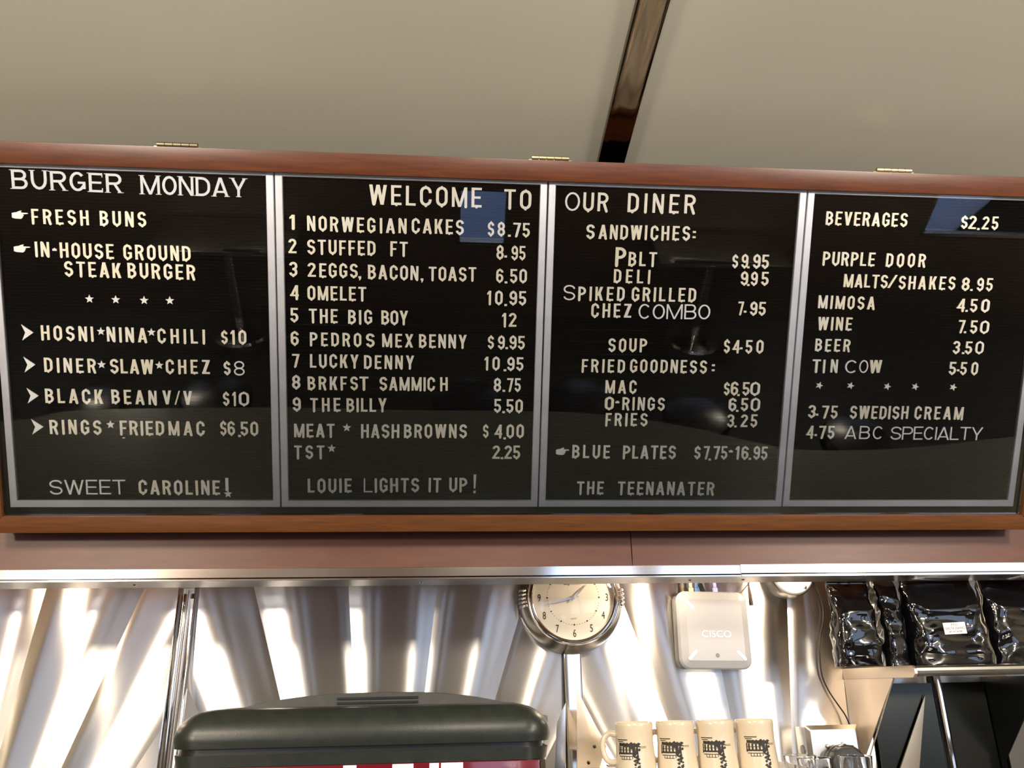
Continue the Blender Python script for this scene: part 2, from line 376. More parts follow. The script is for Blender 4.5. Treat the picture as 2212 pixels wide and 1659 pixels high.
MB().box((x0+.0006, y0+.0006, .010), (x1-.0006, y1-.0006, .013)).build('glass_pane', GLASS, case)
def hinge(pxa, pxb, py, lab):
    a = brd(pxa, py, .012)[0]; b = brd(pxb, py, .012)[0]; h = MB(); n = 5; w = (b-a)/n
    root = empty('hinge'); root.parent = case; root.location = ((a+b)/2, Y1, .010); root['label'] = lab
    MB().box((-(b-a)/2-.006, -.001, -.012), ((b-a)/2+.006, .0015, .004)).build('hinge_leaf', BRASS, root, bevel=.0004)
    BR = BRASS if 'shiny' in lab else mat('dull_brass', (.20, .18, .12), .45, .9)  # leftmost hinge gets a darker, rougher brass
    for i in range(n): MB().tube([(a-(a+b)/2+i*w+.0006, .005, .003), (a-(a+b)/2+(i+1)*w-.0006, .005, .003)], .0052, 12).build('knuckle', BR, root, True)
hinge(339, 428, 309, 'dull brass hinge on the top rail'); hinge(1148, 1229, 340, 'shiny brass hinge on the top rail'); hinge(1892, 1968, 368, 'shiny brass hinge on the top rail')
# =================================================================== LETTERS
def arc(cx, cy, rx, ry, a0, a1, n=8):
    return [(cx+rx*cos(radians(a0+(a1-a0)*i/n)), cy+ry*sin(radians(a0+(a1-a0)*i/n))) for i in range(n+1)]
class G:
    def __init__(s, w, t, ro): s.w, s.t, s.ro = w, t, ro; s.prims = []; s.nub = []
    def Q(s, *p): s.prims.append([list(p)])
    def Rr(s, a, b, c, d): s.Q((a, b), (c, b), (c, d), (a, d))
    def P(s, xb, yb, xt, yt, hw): s.Q((xb, yb), (xb+hw, yb), (xt+hw, yt), (xt, yt))
    def C(s, pts, closed=False, t=None):
        t = (t or s.t)/2; pts = [Vector(p) for p in pts]
        q = [pts[0]]
        for p in pts[1:]:
            if (p-q[-1]).length > 1e-4: q.append(p)
        if closed and (q[0]-q[-1]).length < 1e-4: q.pop()
        n = len(q); A, B = [], []
        for i in range(n):
            if closed: d0 = (q[i]-q[i-1]).normalized(); d1 = (q[(i+1) % n]-q[i]).normalized()
            else: d0 = (q[max(i, 1)]-q[max(i, 1)-1]).normalized(); d1 = (q[min(i+1, n-1)]-q[min(i+1, n-1)-1]).normalized()
            n0, n1 = Vector((-d0.y, d0.x)), Vector((-d1.y, d1.x)); m = (n0+n1)
            m = m.normalized() if m.length > 1e-6 else n0; k = t/max(.4, m.dot(n0)); A.append(q[i]+m*k); B.append(q[i]-m*k)
        quads = []; rng = range(n if closed else n-1)
        for i in rng: j = (i+1) % n; quads.append([tuple(B[i]), tuple(B[j]), tuple(A[j]), tuple(A[i])])
        s.prims.append(quads)
def glyph(ch, style):
    # style -> width factor, stroke, corner
    WF, t, rnd = {'b': (.50, .150, False), 'm': (.54, .135, False), 't': (.74, .095, True), 's': (.72, .13, True), 'k': (.46, .15, False)}[style]
    k = {'I': t, 'L': .84*WF, 'E': .88*WF, 'F': .84*WF, 'T': WF*1.0, 'M': WF*1.32, 'W': WF*1.5, 'A': WF*1.12, 'V': WF*1.08, 'Y': WF*1.08, 'X': WF*1.08, 'O': WF*1.0, 'Z': WF*.95,
         '1': t*1.75, '$': WF*.86, '.': t, ',': t*1.05, ':': t, '-': WF*.5, '!': t, '|': t, '/': WF*.75}.get(ch, WF)
    if ch == 'I': k = t
    w = k; h = t/2; g = G(w, t, 0); rx = (w-t)/2; ry = min(.5-h, (.5-h) if rnd else max(rx*1.15, .2)); hw = t*1.12
    R_, P, Cc = g.Rr, g.P, g.C
    top = lambda a0, a1: arc(w/2, 1-h-ry, rx, ry, a0, a1)
    bot = lambda a0, a1: arc(w/2, h+ry, rx, ry, a0, a1)
    def lobe(ya, yb, xs=0, wl=w):     # D-shaped bowl from stem between centre lines ya<yb
        r = min((yb-ya)/2, (wl-h)*.55); return [(xs, yb)] + arc(wl-h-r, yb-r, r, r, 90, 0, 6) + arc(wl-h-r, ya+r, r, r, 0, -90, 6) + [(xs, ya)]
    q = (1-t)/4
    if ch == 'I': R_(0, 0, t, 1); g.nub = [t/2]
    elif ch == 'L': R_(0, 0, t, 1); R_(0, 0, w, t*.9)
    elif ch == 'E': R_(0, 0, t, 1); R_(0, 0, w, t*.9); R_(0, 1-t*.9, w, 1); R_(0, .5-t*.42, w*.9, .5+t*.42); g.nub = [w*.5]
    elif ch == 'F': R_(0, 0, t, 1); R_(0, 1-t*.9, w, 1); R_(0, .47-t*.42, w*.88, .47+t*.42); g.nub = [t/2]
    elif ch == 'T': R_(0, 1-t*.9, w, 1); R_(w/2-h, 0, w/2+h, 1); g.nub = [w/2]
    elif ch == 'H': R_(0, 0, t, 1); R_(w-t, 0, w, 1); R_(0, .5-t*.45, w, .5+t*.45); g.nub = [t/2]
    elif ch in 'O0': Cc(top(0, 180)+bot(180, 360), True); g.nub = [w/2]
    elif ch == 'D': R_(0, 0, t, 1); Cc(lobe(h, 1-h)); g.nub = [w*.45]
    elif ch == 'C': Cc([(w-h, .66)]+top(0, 180)+bot(180, 360)+[(w-h, .34)]) if not rnd else Cc(arc(w/2, .5, rx, .5-h, 42, 318, 16)); g.nub = [w/2]
    elif ch == 'G':
        if rnd: Cc(arc(w/2, .5, rx, .5-h, 42, 330, 16)); 
        else: Cc([(w-h, .68)]+top(0, 180)+bot(180, 360)+[(w-h, .48)])
        R_(w*.52, .5-t*.85, w, .5); R_(w-t, .12, w, .5); g.nub = [w*.45]
    elif ch in 'S$':
        o_ = [0, 0]
        Cc(arc(w/2, 1-h-q, rx, q, 8, 270, 12)+arc(w/2, h+q, rx, q, 90, -172, 12)); g.nub = [w/2]
        if ch == '$': R_(w/2-t*.3, -.06, w/2+t*.3, .06); R_(w/2-t*.3, .94, w/2+t*.3, 1.06)
    elif ch == 'B': R_(0, 0, t, 1); Cc(lobe(.515, 1-h, 0, w*.94)); Cc(lobe(h, .515)); g.nub = [w*.45]
    elif ch == 'P': R_(0, 0, t, 1); Cc(lobe(.46, 1-h)); g.nub = [t/2]
    elif ch == 'R': R_(0, 0, t, 1); Cc(lobe(.48, 1-h)); P(w-hw*.95, 0, w*.42, .5, hw*.95); g.nub = [w-hw/2]
    elif ch == 'U': Cc([(h, 1)]+bot(180, 360)+[(w-h, 1)]); g.nub = [w/2]
    elif ch == 'A': P(0, 0, w/2-hw/2, 1, hw); P(w-hw, 0, w/2-hw/2, 1, hw); R_(w*.2, .2, w*.8, .2+t*.8); g.nub = [w-hw/2]
    elif ch == 'V': P(w/2-hw/2, 0, 0, 1, hw); P(w/2-hw/2, 0, w-hw, 1, hw)
    elif ch == 'W':
        a = w*.27; P(a-hw/2, 0, 0, 1, hw); P(a-hw/2, 0, w/2-hw/2, 1, hw); P(w-a-hw/2, 0, w/2-hw/2, 1, hw); P(w-a-hw/2, 0, w-hw, 1, hw); g.nub = [a]
    elif ch == 'M': R_(0, 0, t*.95, 1); R_(w-t*.95, 0, w, 1); P(w/2-hw*.45, .0, 0, 1, hw*.9); P(w/2-hw*.45, .0, w-hw*.9, 1, hw*.9); g.nub = [w-h]
    elif ch == 'N': R_(0, 0, t*.95, 1); R_(w-t*.95, 0, w, 1); P(w-hw, 0, 0, 1, hw); g.nub = [w-h]
    elif ch == 'K': R_(0, 0, t, 1); P(t*.6, .36, w-hw*1.1, 1, hw*1.1); P(w-hw*1.05, 0, w*.32, .58, hw*1.05)
    elif ch == 'X': P(0, 0, w-hw, 1, hw); P(w-hw, 0, 0, 1, hw)
    elif ch == 'Y': R_(w/2-h, 0, w/2+h, .45); P(w/2-hw/2, .38, 0, 1, hw); P(w/2-hw/2, .38, w-hw, 1, hw); g.nub = [w/2]
    elif ch == 'Z': R_(0, 0, w, t*.9); R_(0, 1-t*.9, w, 1); P(0, t*.5, w-hw*1.2, 1-t*.5, hw*1.2)
    elif ch == '1': R_(w-t, 0, w, 1); g.Q((0, .70), (w-t*.5, .80), (w-t*.5, .98), (w-t, .98), (0, .82)); g.nub = [w-h]
    elif ch == '2': Cc(arc(w/2, 1-h-ry, rx, ry, 175, -20, 10)+[(w*.42, .32), (h*1.1, .07)]); R_(0, 0, w, t*.9)
    elif ch == '3': Cc(arc(w/2, 1-h-q, rx, q, 170, -75, 10)+[(w*.40, .5)]); Cc([(w*.40, .5)]+arc(w/2, h+q, rx, q, 75, -170, 10)); g.nub = [w/2]
    elif ch == '4': R_(w*.62, 0, w*.62+t, 1); R_(0, .22, w, .22+t*.85); P(0, .24, w*.62, 1, t); g.nub = [w*.62+h]
    elif ch == '5': R_(w*.08, 1-t*.9, w*.95, 1); R_(w*.08, .48, w*.08+t*.9, 1); Cc([(w*.14, .50)]+arc(w/2, h+q*1.12, rx, q*1.12, 110, -168, 12)); g.nub = [w/2]
    elif ch == '6': Cc([(w-h, .74)]+top(10, 180)+[(h, .3)]); Cc(arc(w/2, h+.24, rx, .24, 0, 360, 16), True); g.nub = [w/2]
    elif ch == '9': Cc([(h, .26)]+bot(190, 360)+[(w-h, .7)]); Cc(arc(w/2, 1-h-.24, rx, .24, 0, 360, 16), True); g.nub = [w/2]
    elif ch == '7': R_(0, 1-t*.9, w, 1); P(w*.25, 0, w-hw, 1-t*.3, hw); g.nub = [w*.25+h]
    elif ch == '8': Cc(arc(w/2, 1-h-q, rx*.93, q, 0, 360, 16), True); Cc(arc(w/2, h+q, rx, q, 0, 360, 16), True); g.nub = [w/2]
    elif ch == '.': R_(0, 0, t, t)
    elif ch == ',': R_(0, 0, t, t); g.Q((t*.2, -.14), (t*.6, -.14), (t, 0), (t*.35, 0))
    elif ch == ':': R_(0, .16, t, .16+t); R_(0, .56, t, .56+t)
    elif ch == '-': R_(0, .42, w, .42+t*.9); R_(w*.35, .42, w*.65, .46+t)
    elif ch == '!': g.Q((t*.2, .26), (t*.8, .26), (t, 1.05), (0, 1.05)); R_(t*.05, 0, t*.95, t*.9)
    elif ch == '|': g.Q((0, .0), (t, .0), (t, 1), (0, 1))
    elif ch == '/': P(0, 0, w-hw*.55, 1, hw*.55)
    elif ch == '*':
        w = g.w = 1.0; pts = []
        for i in range(10): r = (.55, .24)[i % 2]; a = radians(90+36*i); pts.append((.5+r*cos(a), .5+r*sin(a)))
        g.prims.append([[(.5, .5), pts[i-1], pts[i], pts[(i+1) % 10]] for i in range(0, 10, 2)])
    elif ch == '>':
        w = g.w = .72; g.Q((0, 0), (.72, .5), (.22, .5)); g.Q((.22, .5), (.72, .5), (0, 1))
    elif ch == 'h':      # pointing hand
        w = g.w = 2.1
        for a in ([(0, .12), (.35, .0), (.35, .85), (0, .75)], [(.35, 0), (1.15, -.05), (1.25, .95), (.35, .85)], [(1.15, -.05), (1.4, .15), (1.45, .35), (1.2, .4)],
                  [(1.2, .3), (1.55, .38), (1.55, .55), (1.2, .62)], [(1.2, .58), (2.1, .66), (2.1, .80), (1.2, .84)], [(.6, .8), (1.2, .8), (1.3, 1.12), (.85, 1.0)]): g.Q(*a)
    if style == 's' and ch in 'BURGEMONDAY':
        sf = lambda x, y, a=.07: g.Rr(x-a, y, x+t+a, y+.035)
        stems = {'B': [(0, 0), (0, .965)], 'U': [(0, .965), (w-t, .965)], 'R': [(0, 0), (0, .965), (w-t, 0)], 'E': [(0, 0), (0, .965)], 'M': [(0, 0), (0, .965), (w-t, 0), (w-t, .965)],
                 'N': [(0, 0), (0, .965), (w-t, .965)], 'D': [(0, 0), (0, .965)], 'A': [(0, 0), (w-hw, 0)], 'Y': [(w/2-h, 0), (0, .965), (w-t, .965)]}.get(ch, [])
        for x, y in stems: sf(x, y)
        if ch == 'E': g.Rr(w-.04, 0, w, .22); g.Rr(w-.04, .78, w, 1)
        g.nub = []
    if style in 'bmk':
        for x in g.nub: g.Q((x-.04, -.045 if ch in 'S$' else -.055), (x+.04, -.045 if ch in 'S$' else -.055), (x+.07, .02), (x-.07, .02))
        if ch in 'OCG0689N': 
            for x in g.nub[:1] if ch != 'N' else [t*.5]: g.Q((x-.05, .98), (x+.05, .98), (x+.028, 1.035), (x-.028, 1.035))
    return g
_gc = {}
def glyph_mesh(ch, style, m, H):
    key = (ch, style, m.name)
    if key in _gc: return _gc[key]
    g = glyph(ch, style); b = MB(); th = .055
    for k, prim in enumerate(g.prims):
        z1 = th + .0018*k
        for poly in prim:
            a = sum(poly[i][0]*poly[(i+1) % len(poly)][1]-poly[(i+1) % len(poly)][0]*poly[i][1] for i in range(len(poly)))
            if a < 0: poly = poly[::-1]
            n = len(poly)
            b.add([(x, y, 0) for x, y in poly] + [(x, y, z1) for x, y in poly], [tuple(range(n, 2*n))] + [(i, (i+1) % n, n+(i+1) % n, n+i) for i in range(n)])
    me = bpy.data.meshes.new('letter'); me.from_pydata(b.v, [], b.f); me.materials.append(m); me.update()
    _gc[key] = (me, g.w); return _gc[key]
CROP = {'A': (0, 280, 3.5677), 'B': (0, 660, 3.5677), 'C': (560, 350, 3.45625), 'D': (560, 680, 3.45625), 'E': (1140, 360, 3.5677), 'F': (1140, 700, 3.5677), 'G': (1660, 360, 4.0072), 'H': (1660, 740, 4.0072)}
# measured words: sheet, text, left, base, right, base, cap height, style
WORDS = '''A|BURGER|92|455|940|490|150|s
A|MONDAY|1085|498|1898|522|148|s
A|h|92|685|215|685|56|x
A|FRESH|245|725|685|738|115|b
A|BUNS|770|740|1128|750|115|b
A|h|107|942|232|942|54|x
A|IN-HOUSE|272|978|878|998|115|b
A|GROUND|952|1000|1470|1012|115|b
A|STEAK|498|1130|935|1145|116|b
A|BURGER|985|1142|1505|1158|116|b
A|*|658|1336|722|1336|62|x
A|*|860|1341|924|1341|62|x
A|*|1079|1346|1143|1346|62|x
A|*|1277|1350|1341|1350|62|x
B|>|170|270|260|270|124|x
B|HOSNI|318|265|722|275|112|b
B|*|748|230|808|230|60|x
B|NINA|825|278|1135|285|112|b
B|*|1137|236|1197|236|60|x
B|CHILI|1215|288|1580|295|110|b
B|$|1705|293|1755|293|96|b
B|10|1778|296|1900|298|106|b
B|>|188|515|275|515|120|x
B|DINER|342|512|742|520|110|b
B|*|752|485|814|485|60|x
B|SLAW|850|522|1185|527|110|b
B|*|1198|492|1258|492|60|x
B|CHEZ|1278|525|1617|528|108|b
B|$|1725|533|1778|533|98|b
B|8|1803|540|1885|540|112|t
B|>|212|755|300|755|118|x
B|BLACK|350|750|795|758|110|b
B|BEAN|862|757|1208|765|108|b
B|V/V|1255|763|1480|766|106|b
B|$|1718|767|1768|767|98|b
B|1|1790|770|1818|770|104|b
B|0|1840|770|1920|770|104|m
B|>|247|995|337|995|118|x
B|RINGS|385|990|783|993|108|b
B|*|822|948|882|948|60|x
B|FRIED|925|996|1265|1000|108|b
B|MAC|1300|1000|1578|1002|108|b
B|$6|1697|998|1812|1000|104|b
B|.|1835|1014|1856|1014|104|b
B|50|1852|1000|1990|1003|104|b
B|SWEET|383|1458|970|1455|112|t
B|CAROLINE|1070|1455|1695|1458|108|b
B|!|1738|1430|1762|1430|100|q
B|*|1728|1482|1786|1482|56|x
C|WELCOME|820|315|1660|340|148|m
C|TO|1828|348|2030|355|145|m
C|1|225|500|265|500|108|b
C|NORWEG|358|512|867|526|110|b
C|IAN|900|528|1100|532|110|b
C|CAKES|1138|530|1527|542|110|b
C|$8|1705|550|1835|553|103|b
C|.|1857|558|1878|558|103|b
C|75|1895|556|2020|560|104|b
C|2|218|680|278|680|108|b
C|STUFFED|358|685|868|698|108|b
C|FT|978|700|1108|705|108|b
C|8|1770|725|1825|725|103|b
C|.|1830|712|1850|712|103|b
C|95|1882|728|1988|730|103|b
C|3|222|852|285|852|108|b
C|2|362|857|422|857|105|b
C|EGGS|448|860|735|864|105|b
C|,|740|868|762|868|105|b
C|BACON|812|872|1187|882|106|b
C|,|1205|885|1226|885|105|b
C|TOAST|1265|885|1620|890|104|b
C|6|1768|898|1822|898|100|b
C|.|1832|905|1852|905|100|b
C|50|1870|900|1998|903|102|b
C|4|230|1025|295|1025|106|b
C|OMELET|360|1030|798|1038|105|b
C|10|1700|1063|1817|1067|103|b
C|.|1830|1075|1850|1075|103|b
C|95|1867|1066|1993|1068|103|b
C|5|230|1192|292|1192|104|b
C|THE|372|1200|585|1203|104|b
C|BIG|663|1208|843|1210|104|b
C|BOY|912|1212|1110|1215|104|b
C|12|1812|1230|1920|1230|103|b
C|6|235|1367|295|1367|102|b
C|PEDRO|378|1372|762|1378|100|b
C|S|797|1380|862|1380|100|b
C|MEX|918|1382|1148|1384|100|b
C|BENNY|1193|1386|1548|1390|100|b
C|$|1705|1392|1752|1392|92|b
C|9|1780|1394|1832|1394|98|b
C|.|1838|1398|1857|1398|98|b
C|95|1867|1396|1982|1397|98|b
C|7|245|1530|300|1530|98|b
C|LUCKY|378|1535|742|1538|100|b
C|DENNY|782|1542|1155|1546|100|b
C|10|1680|1552|1795|1554|98|b
C|.|1825|1562|1845|1562|98|b
C|95|1850|1556|1972|1557|98|b
D|8|245|553|307|553|100|b
D|BRKFS|362|560|737|562|100|b
D|T|748|562|815|562|100|b
D|SAMMI|897|565|1243|567|100|b
D|CH|1255|567|1407|568|100|b
D|8|1750|572|1805|572|98|b
D|.|1817|576|1836|576|98|b
D|75|1850|572|1952|572|98|b
D|9|250|718|310|718|100|b
D|THE|380|722|607|722|100|b
D|BILLY|652|724|950|724|100|b
D|5|1750|728|1805|728|98|b
D|.|1815|734|1834|734|98|b
D|50|1842|730|1967|730|98|b
D|MEAT|260|915|563|915|100|b
D|*|624|872|682|872|58|x
D|HASH|760|918|1045|918|100|b
D|BROWNS|1080|918|1550|918|100|b
D|$|1670|916|1712|916|92|b
D|4|1755|918|1812|918|98|b
D|.|1823|932|1842|932|98|b
D|00|1845|918|1975|918|98|b
D|TST|260|1075|487|1075|98|b
D|*|511|1028|569|1028|58|x
D|2|1740|1075|1795|1075|98|b
D|.|1803|1078|1822|1078|98|b
D|25|1830|1075|1948|1075|98|b
D|LOUIE|362|1328|690|1325|102|b
D|L|780|1325|845|1325|102|t
D|IGHTS|862|1325|1193|1322|102|b
D|IT|1263|1322|1357|1322|102|b
D|UP|1418|1320|1553|1322|102|b
D|!|1597|1332|1617|1332|132|b
E|O|285|338|400|338|145|t
E|UR|425|342|618|345|145|m
E|DINER|768|350|1290|362|147|m
E|S|450|555|515|555|110|b
E|ANDWI|545|556|918|562|110|b
E|CHES|945|564|1250|568|110|b
E|:|1270|566|1293|566|100|b
E|P|672|765|755|765|145|b
E|BLT|775|765|992|768|110|b
E|$|1575|778|1620|778|97|b
E|9|1645|780|1697|780|105|b
E|.|1692|784|1710|784|105|b
E|95|1735|781|1857|783|105|b
E|DELI|662|895|942|900|105|b
E|9|1640|912|1697|912|103|b
E|.|1692|920|1710|920|103|b
E|9|1718|913|1770|913|103|b
E|5|1797|914|1855|914|103|b
E|S|275|1030|365|1030|118|t
E|PIKED|388|1031|745|1033|107|b
E|GRILLED|800|1035|1295|1042|107|b
E|CHEZ|488|1160|797|1163|107|b
E|COMBO|853|1172|1405|1178|115|t
E|7|1620|1142|1663|1142|102|b
E|.|1666|1125|1686|1125|102|b
E|95|1712|1143|1832|1145|102|b
E|SOUP|620|1425|918|1428|102|b
E|$4|1510|1434|1630|1436|98|b
E|.|1636|1408|1656|1408|98|b
E|50|1675|1436|1815|1438|100|b
E|FRIED|415|1583|748|1588|100|b
E|GOODNESS|787|1585|1380|1593|100|b
E|:|1418|1592|1440|1592|96|b
F|MAC|597|533|838|535|100|b
F|$|1510|545|1555|545|92|b
F|6|1562|546|1620|546|100|b
F|.|1616|556|1634|556|100|b
F|5|1652|547|1708|547|98|b
F|0|1713|549|1787|549|100|m
F|O|592|660|662|660|98|b
F|-|675|652|705|652|98|b
F|RINGS|728|662|1055|665|98|b
F|6|1547|668|1607|668|96|b
F|.|1606|678|1624|678|98|b
F|5|1640|668|1697|668|96|b
F|0|1716|670|1788|670|98|m
F|FRIES|597|785|922|785|98|b
F|3|1535|792|1590|792|96|b
F|.|1592|798|1610|798|96|b
F|25|1640|793|1767|793|96|b
F|h|218|1007|318|1007|48|x
F|BLUE|342|1033|632|1035|100|b
F|PLATES|732|1037|1140|1039|100|b
F|$|1283|1038|1330|1038|92|b
F|7|1355|1040|1400|1040|98|b
F|.|1394|1052|1412|1052|98|b
F|75|1430|1040|1537|1041|98|b
F|-|1548|1030|1578|1030|98|b
F|16|1598|1041|1700|1042|98|b
F|.|1704|1046|1722|1046|98|b
F|95|1738|1042|1845|1043|98|b
F|THE|378|1312|583|1313|98|b
F|TEENANATER|692|1315|1435|1318|100|b
G|BEVERAGES|495|503|1200|520|118|b
G|$|1665|532|1722|533|104|b
G|2|1730|538|1795|538|114|b
G|.|1808|548|1828|548|112|b
G|25|1847|541|1987|543|112|b
G|PURPLE|468|852|918|860|118|b
G|DOOR|1015|865|1358|870|116|b
G|MALTS|650|1043|1030|1050|114|b
G|/|1030|1050|1110|1050|114|b
G|SHA|1125|1058|1362|1062|114|b
G|KES|1390|1062|1615|1065|114|b
G|8|1670|1070|1738|1070|110|b
G|.|1748|1075|1768|1075|110|b
G|95|1802|1073|1938|1073|110|b
G|MIMOSA|430|1226|920|1238|112|b
G|4|1627|1253|1697|1253|110|b
G|.|1706|1256|1726|1256|110|b
G|5|1742|1256|1805|1256|110|b
G|0|1838|1258|1910|1258|110|b
G|WINE|425|1413|720|1418|112|b
G|7|1640|1438|1697|1438|110|b
G|.|1693|1442|1712|1442|110|b
G|5|1742|1440|1805|1440|110|b
G|0|1828|1442|1905|1442|108|m
G|BEER|403|1597|705|1603|108|b
G|3|1592|1617|1655|1617|108|b
G|.|1675|1622|1697|1622|108|b
G|5|1697|1619|1760|1619|106|b
G|0|1788|1620|1860|1620|106|m
H|T|378|258|447|258|112|b
H|IN|470|260|597|260|112|b
H|C|660|264|768|264|112|t
H|O|783|264|860|264|112|t
H|W|873|262|978|262|110|b
H|5|1558|275|1620|275|108|b
H|.|1632|248|1654|248|108|b
H|50|1655|277|1810|280|108|b
H|*|401|402|463|402|58|y
H|*|671|405|733|405|58|y
H|*|989|411|1051|411|58|y
H|*|1231|413|1293|413|58|y
H|*|1559|418|1621|418|58|y
H|3|340|650|405|650|108|b
H|.|412|632|432|632|108|b
H|75|460|654|595|655|108|b
H|SWEDISH|703|657|1207|662|110|b
H|CREAM|1262|662|1682|668|110|b
H|4|325|828|387|828|108|b
H|.|400|810|420|810|108|b
H|75|435|830|568|830|108|b
H|ABC|658|835|990|836|112|t
H|SPECIALTY|1055|840|1848|845|112|t'''
PW = .61; HB = .768; YT = .0085; FW = .0168
boards = []
BL = ['black felt letter board headed BURGER MONDAY, leftmost in the menu case', 'black felt letter board headed WELCOME TO, second from left in the menu case', 'black felt letter board headed OUR DINER, third from left in the menu case', 'black felt letter board starting with BEVERAGES, rightmost in the menu case']
# ribbed felt: horizontal grooves as geometry
def felt(w):
    n = 104; vs, prof = [], []
    a, b = -HB+.008, YT-.008; p = (b-a)/n
    for i in range(n):
        y = a+i*p; prof += [(y, -.0016), (y+p*.22, -.0016), (y+p*.34, .0), (y+p*.88, .0)]
    prof.append((b, -.0016))
    for y, z in prof: vs += [(.008, y, z-.004), (w-.008, y, z-.004)]
    fs = [(2*i, 2*i+1, 2*i+3, 2*i+2) for i in range(len(prof)-1)]
    k = len(vs); vs += [(.008, a, -.008), (w-.008, a, -.008), (.008, b, -.008), (w-.008, b, -.008)]
    fs += [(k+1, k, k+2, k+3), (k, k+1, 1, 0), (2*len(prof)-2, 2*len(prof)-1, k+3, k+2)]
    me = bpy.data.meshes.new('felt'); me.from_pydata(vs, [], fs); me.materials.append(FELT); me.update(); return me
fm = felt(PW)
def framebar(L):
    # profile across the bar (outer->inner) with a small step, mitred ends; along +x from 0..L
    prof = [(0, -.010), (0, .003), (.0012, .0042), (.0155, .0042), (FW, .0028), (FW, -.0035)]
    vs = []
    for s in (0, 1):
        for d, z in prof: vs.append((d if s == 0 else L-d, d, z))
    n = len(prof); fs = [(i, i+1, n+i+1, n+i)[::-1] for i in range(n-1)] + [tuple(range(n)), tuple(range(n, 2*n))[::-1]]
    me = bpy.data.meshes.new('frame'); me.from_pydata(vs, [], fs); me.materials.append(ALU); me.update(); return me
fh, fv = framebar(PW-.003), framebar(HB+YT)
for k in range(4):
    b = empty('letter_board', mat=BM @ Matrix.Translation((k*PW, 0, 0))); tag(b, BL[k], 'letter board', 'four felt letter boards in the menu case'); boards.append(b)
    link('felt_panel', fm, b)
    for me, loc, rot in ((fh, (.0015, -HB, 0), 0), (fv, (PW-.0015, -HB, 0), pi/2), (fh, (PW-.0015, YT, 0), pi), (fv, (.0015, YT, 0), -pi/2)):
        o = link('frame_rail', me, b, loc); o.rotation_euler = (0, 0, rot)
ZT = -.0038
GAP = {'b': .085, 'm': .21, 't': .07, 's': .12, 'x': 0, 'q': 0, 'y': 0}
NAMES = {'*': 'star', 'h': 'pointing_hand', '>': 'arrowhead', '$': 'dollar_sign', '.': 'period', ',': 'comma', ':': 'colon', '-': 'hyphen', '!': 'exclamation_mark', '/': 'slash'}
for line in WORDS.splitlines():
    cr, s, xa, ya, xb, yb, hh, sty = line.split('|'); cx, cy, f_ = CROP[cr]; kb = 'ABCDEFGH'.index(cr)//2
    P = lambda x, y: brd(cx+float(x)/f_, cy+float(y)/f_, ZT+.003)
    a, b = P(xa, ya), P(xb, yb); top = P(xa, float(ya)-float(hh)); H = top[1]-a[1]
    a = (a[0]-kb*PW, a[1]); b = (b[0]-kb*PW, b[1])
    gs = 'b' if sty in 'xqy' else sty
    if sty == 'q': s = '|'
    ws = []
    for ch in s:
        m = {'b': random.choice((CREAM, CREAM, CREAM2)), 'm': CREAM2, 't': WHITE, 's': GREYW}.get(sty, WHITE)
        if sty in 'xy': m = WHITE if kb == 0 else CREAM2
        ws.append(glyph_mesh(ch, gs, m, H))
    gap = GAP[sty]; tot = sum(w for _, w in ws) + gap*(len(ws)-1); span = (b[0]-a[0])/H
    # widths keep their proportions; the slack goes mostly into the gaps
    sw = 1.0 if len(ws) > 1 else span/tot
    if len(ws) > 1:
        sw = min(1.12, max(.86, (span - gap*(len(ws)-1))/sum(w for _, w in ws))); gap = (span - sw*sum(w for _, w in ws))/(len(ws)-1)
    x = a[0]
    for i, (me, w) in enumerate(ws):
        t = (x-a[0])/max(1e-6, b[0]-a[0]); ch = s[i]
        nm_ = NAMES.get(ch, 'digit' if ch.isdigit() else 'letter')
        if ch == '|': nm_ = 'exclamation_mark'
        o = link(nm_, me, boards[kb], (x, a[1]+(b[1]-a[1])*t+random.uniform(-.0003, .0003), ZT)); o.scale = (H*sw, H, .045)
        o.rotation_euler = (0, 0, radians(random.uniform(-.8, .8)) + (radians(-36/2) if sty == 'y' else 0))
        if sty == 'y': o.location.y += .004
        x += (w*sw+gap)*H
# loose peg lying under FRIED
p = brd(950/3.5677, 660+1022/3.5677, 0); box('letter_peg', (p[0]-.0025, p[1]-.001, -.004), (p[0]+.0025, p[1]+.001, -.002), WHITE, boards[0])
# =================================================================== TEXT helper (built-in font)
def text(s, size, m, name, parent, loc, rot=(pi/2, 0, 0), sx=1.0, ext=.0002, align='CENTER'):
    cu = bpy.data.curves.new('text', 'FONT'); cu.body = s; cu.size = size; cu.extrude = ext; cu.align_x = align; cu.align_y = 'CENTER'; cu.resolution_u = 3
    tmp = bpy.data.objects.new('tmp', cu); C.objects.link(tmp); dg = bpy.context.evaluated_depsgraph_get(); dg.update()
    me = bpy.data.meshes.new_from_object(tmp.evaluated_get(dg)); bpy.data.objects.remove(tmp)
    me.materials.clear(); me.materials.append(m)
    o = link(name, me, parent, loc); o.rotation_euler = rot; o.scale = (sx, 1, 1); return o
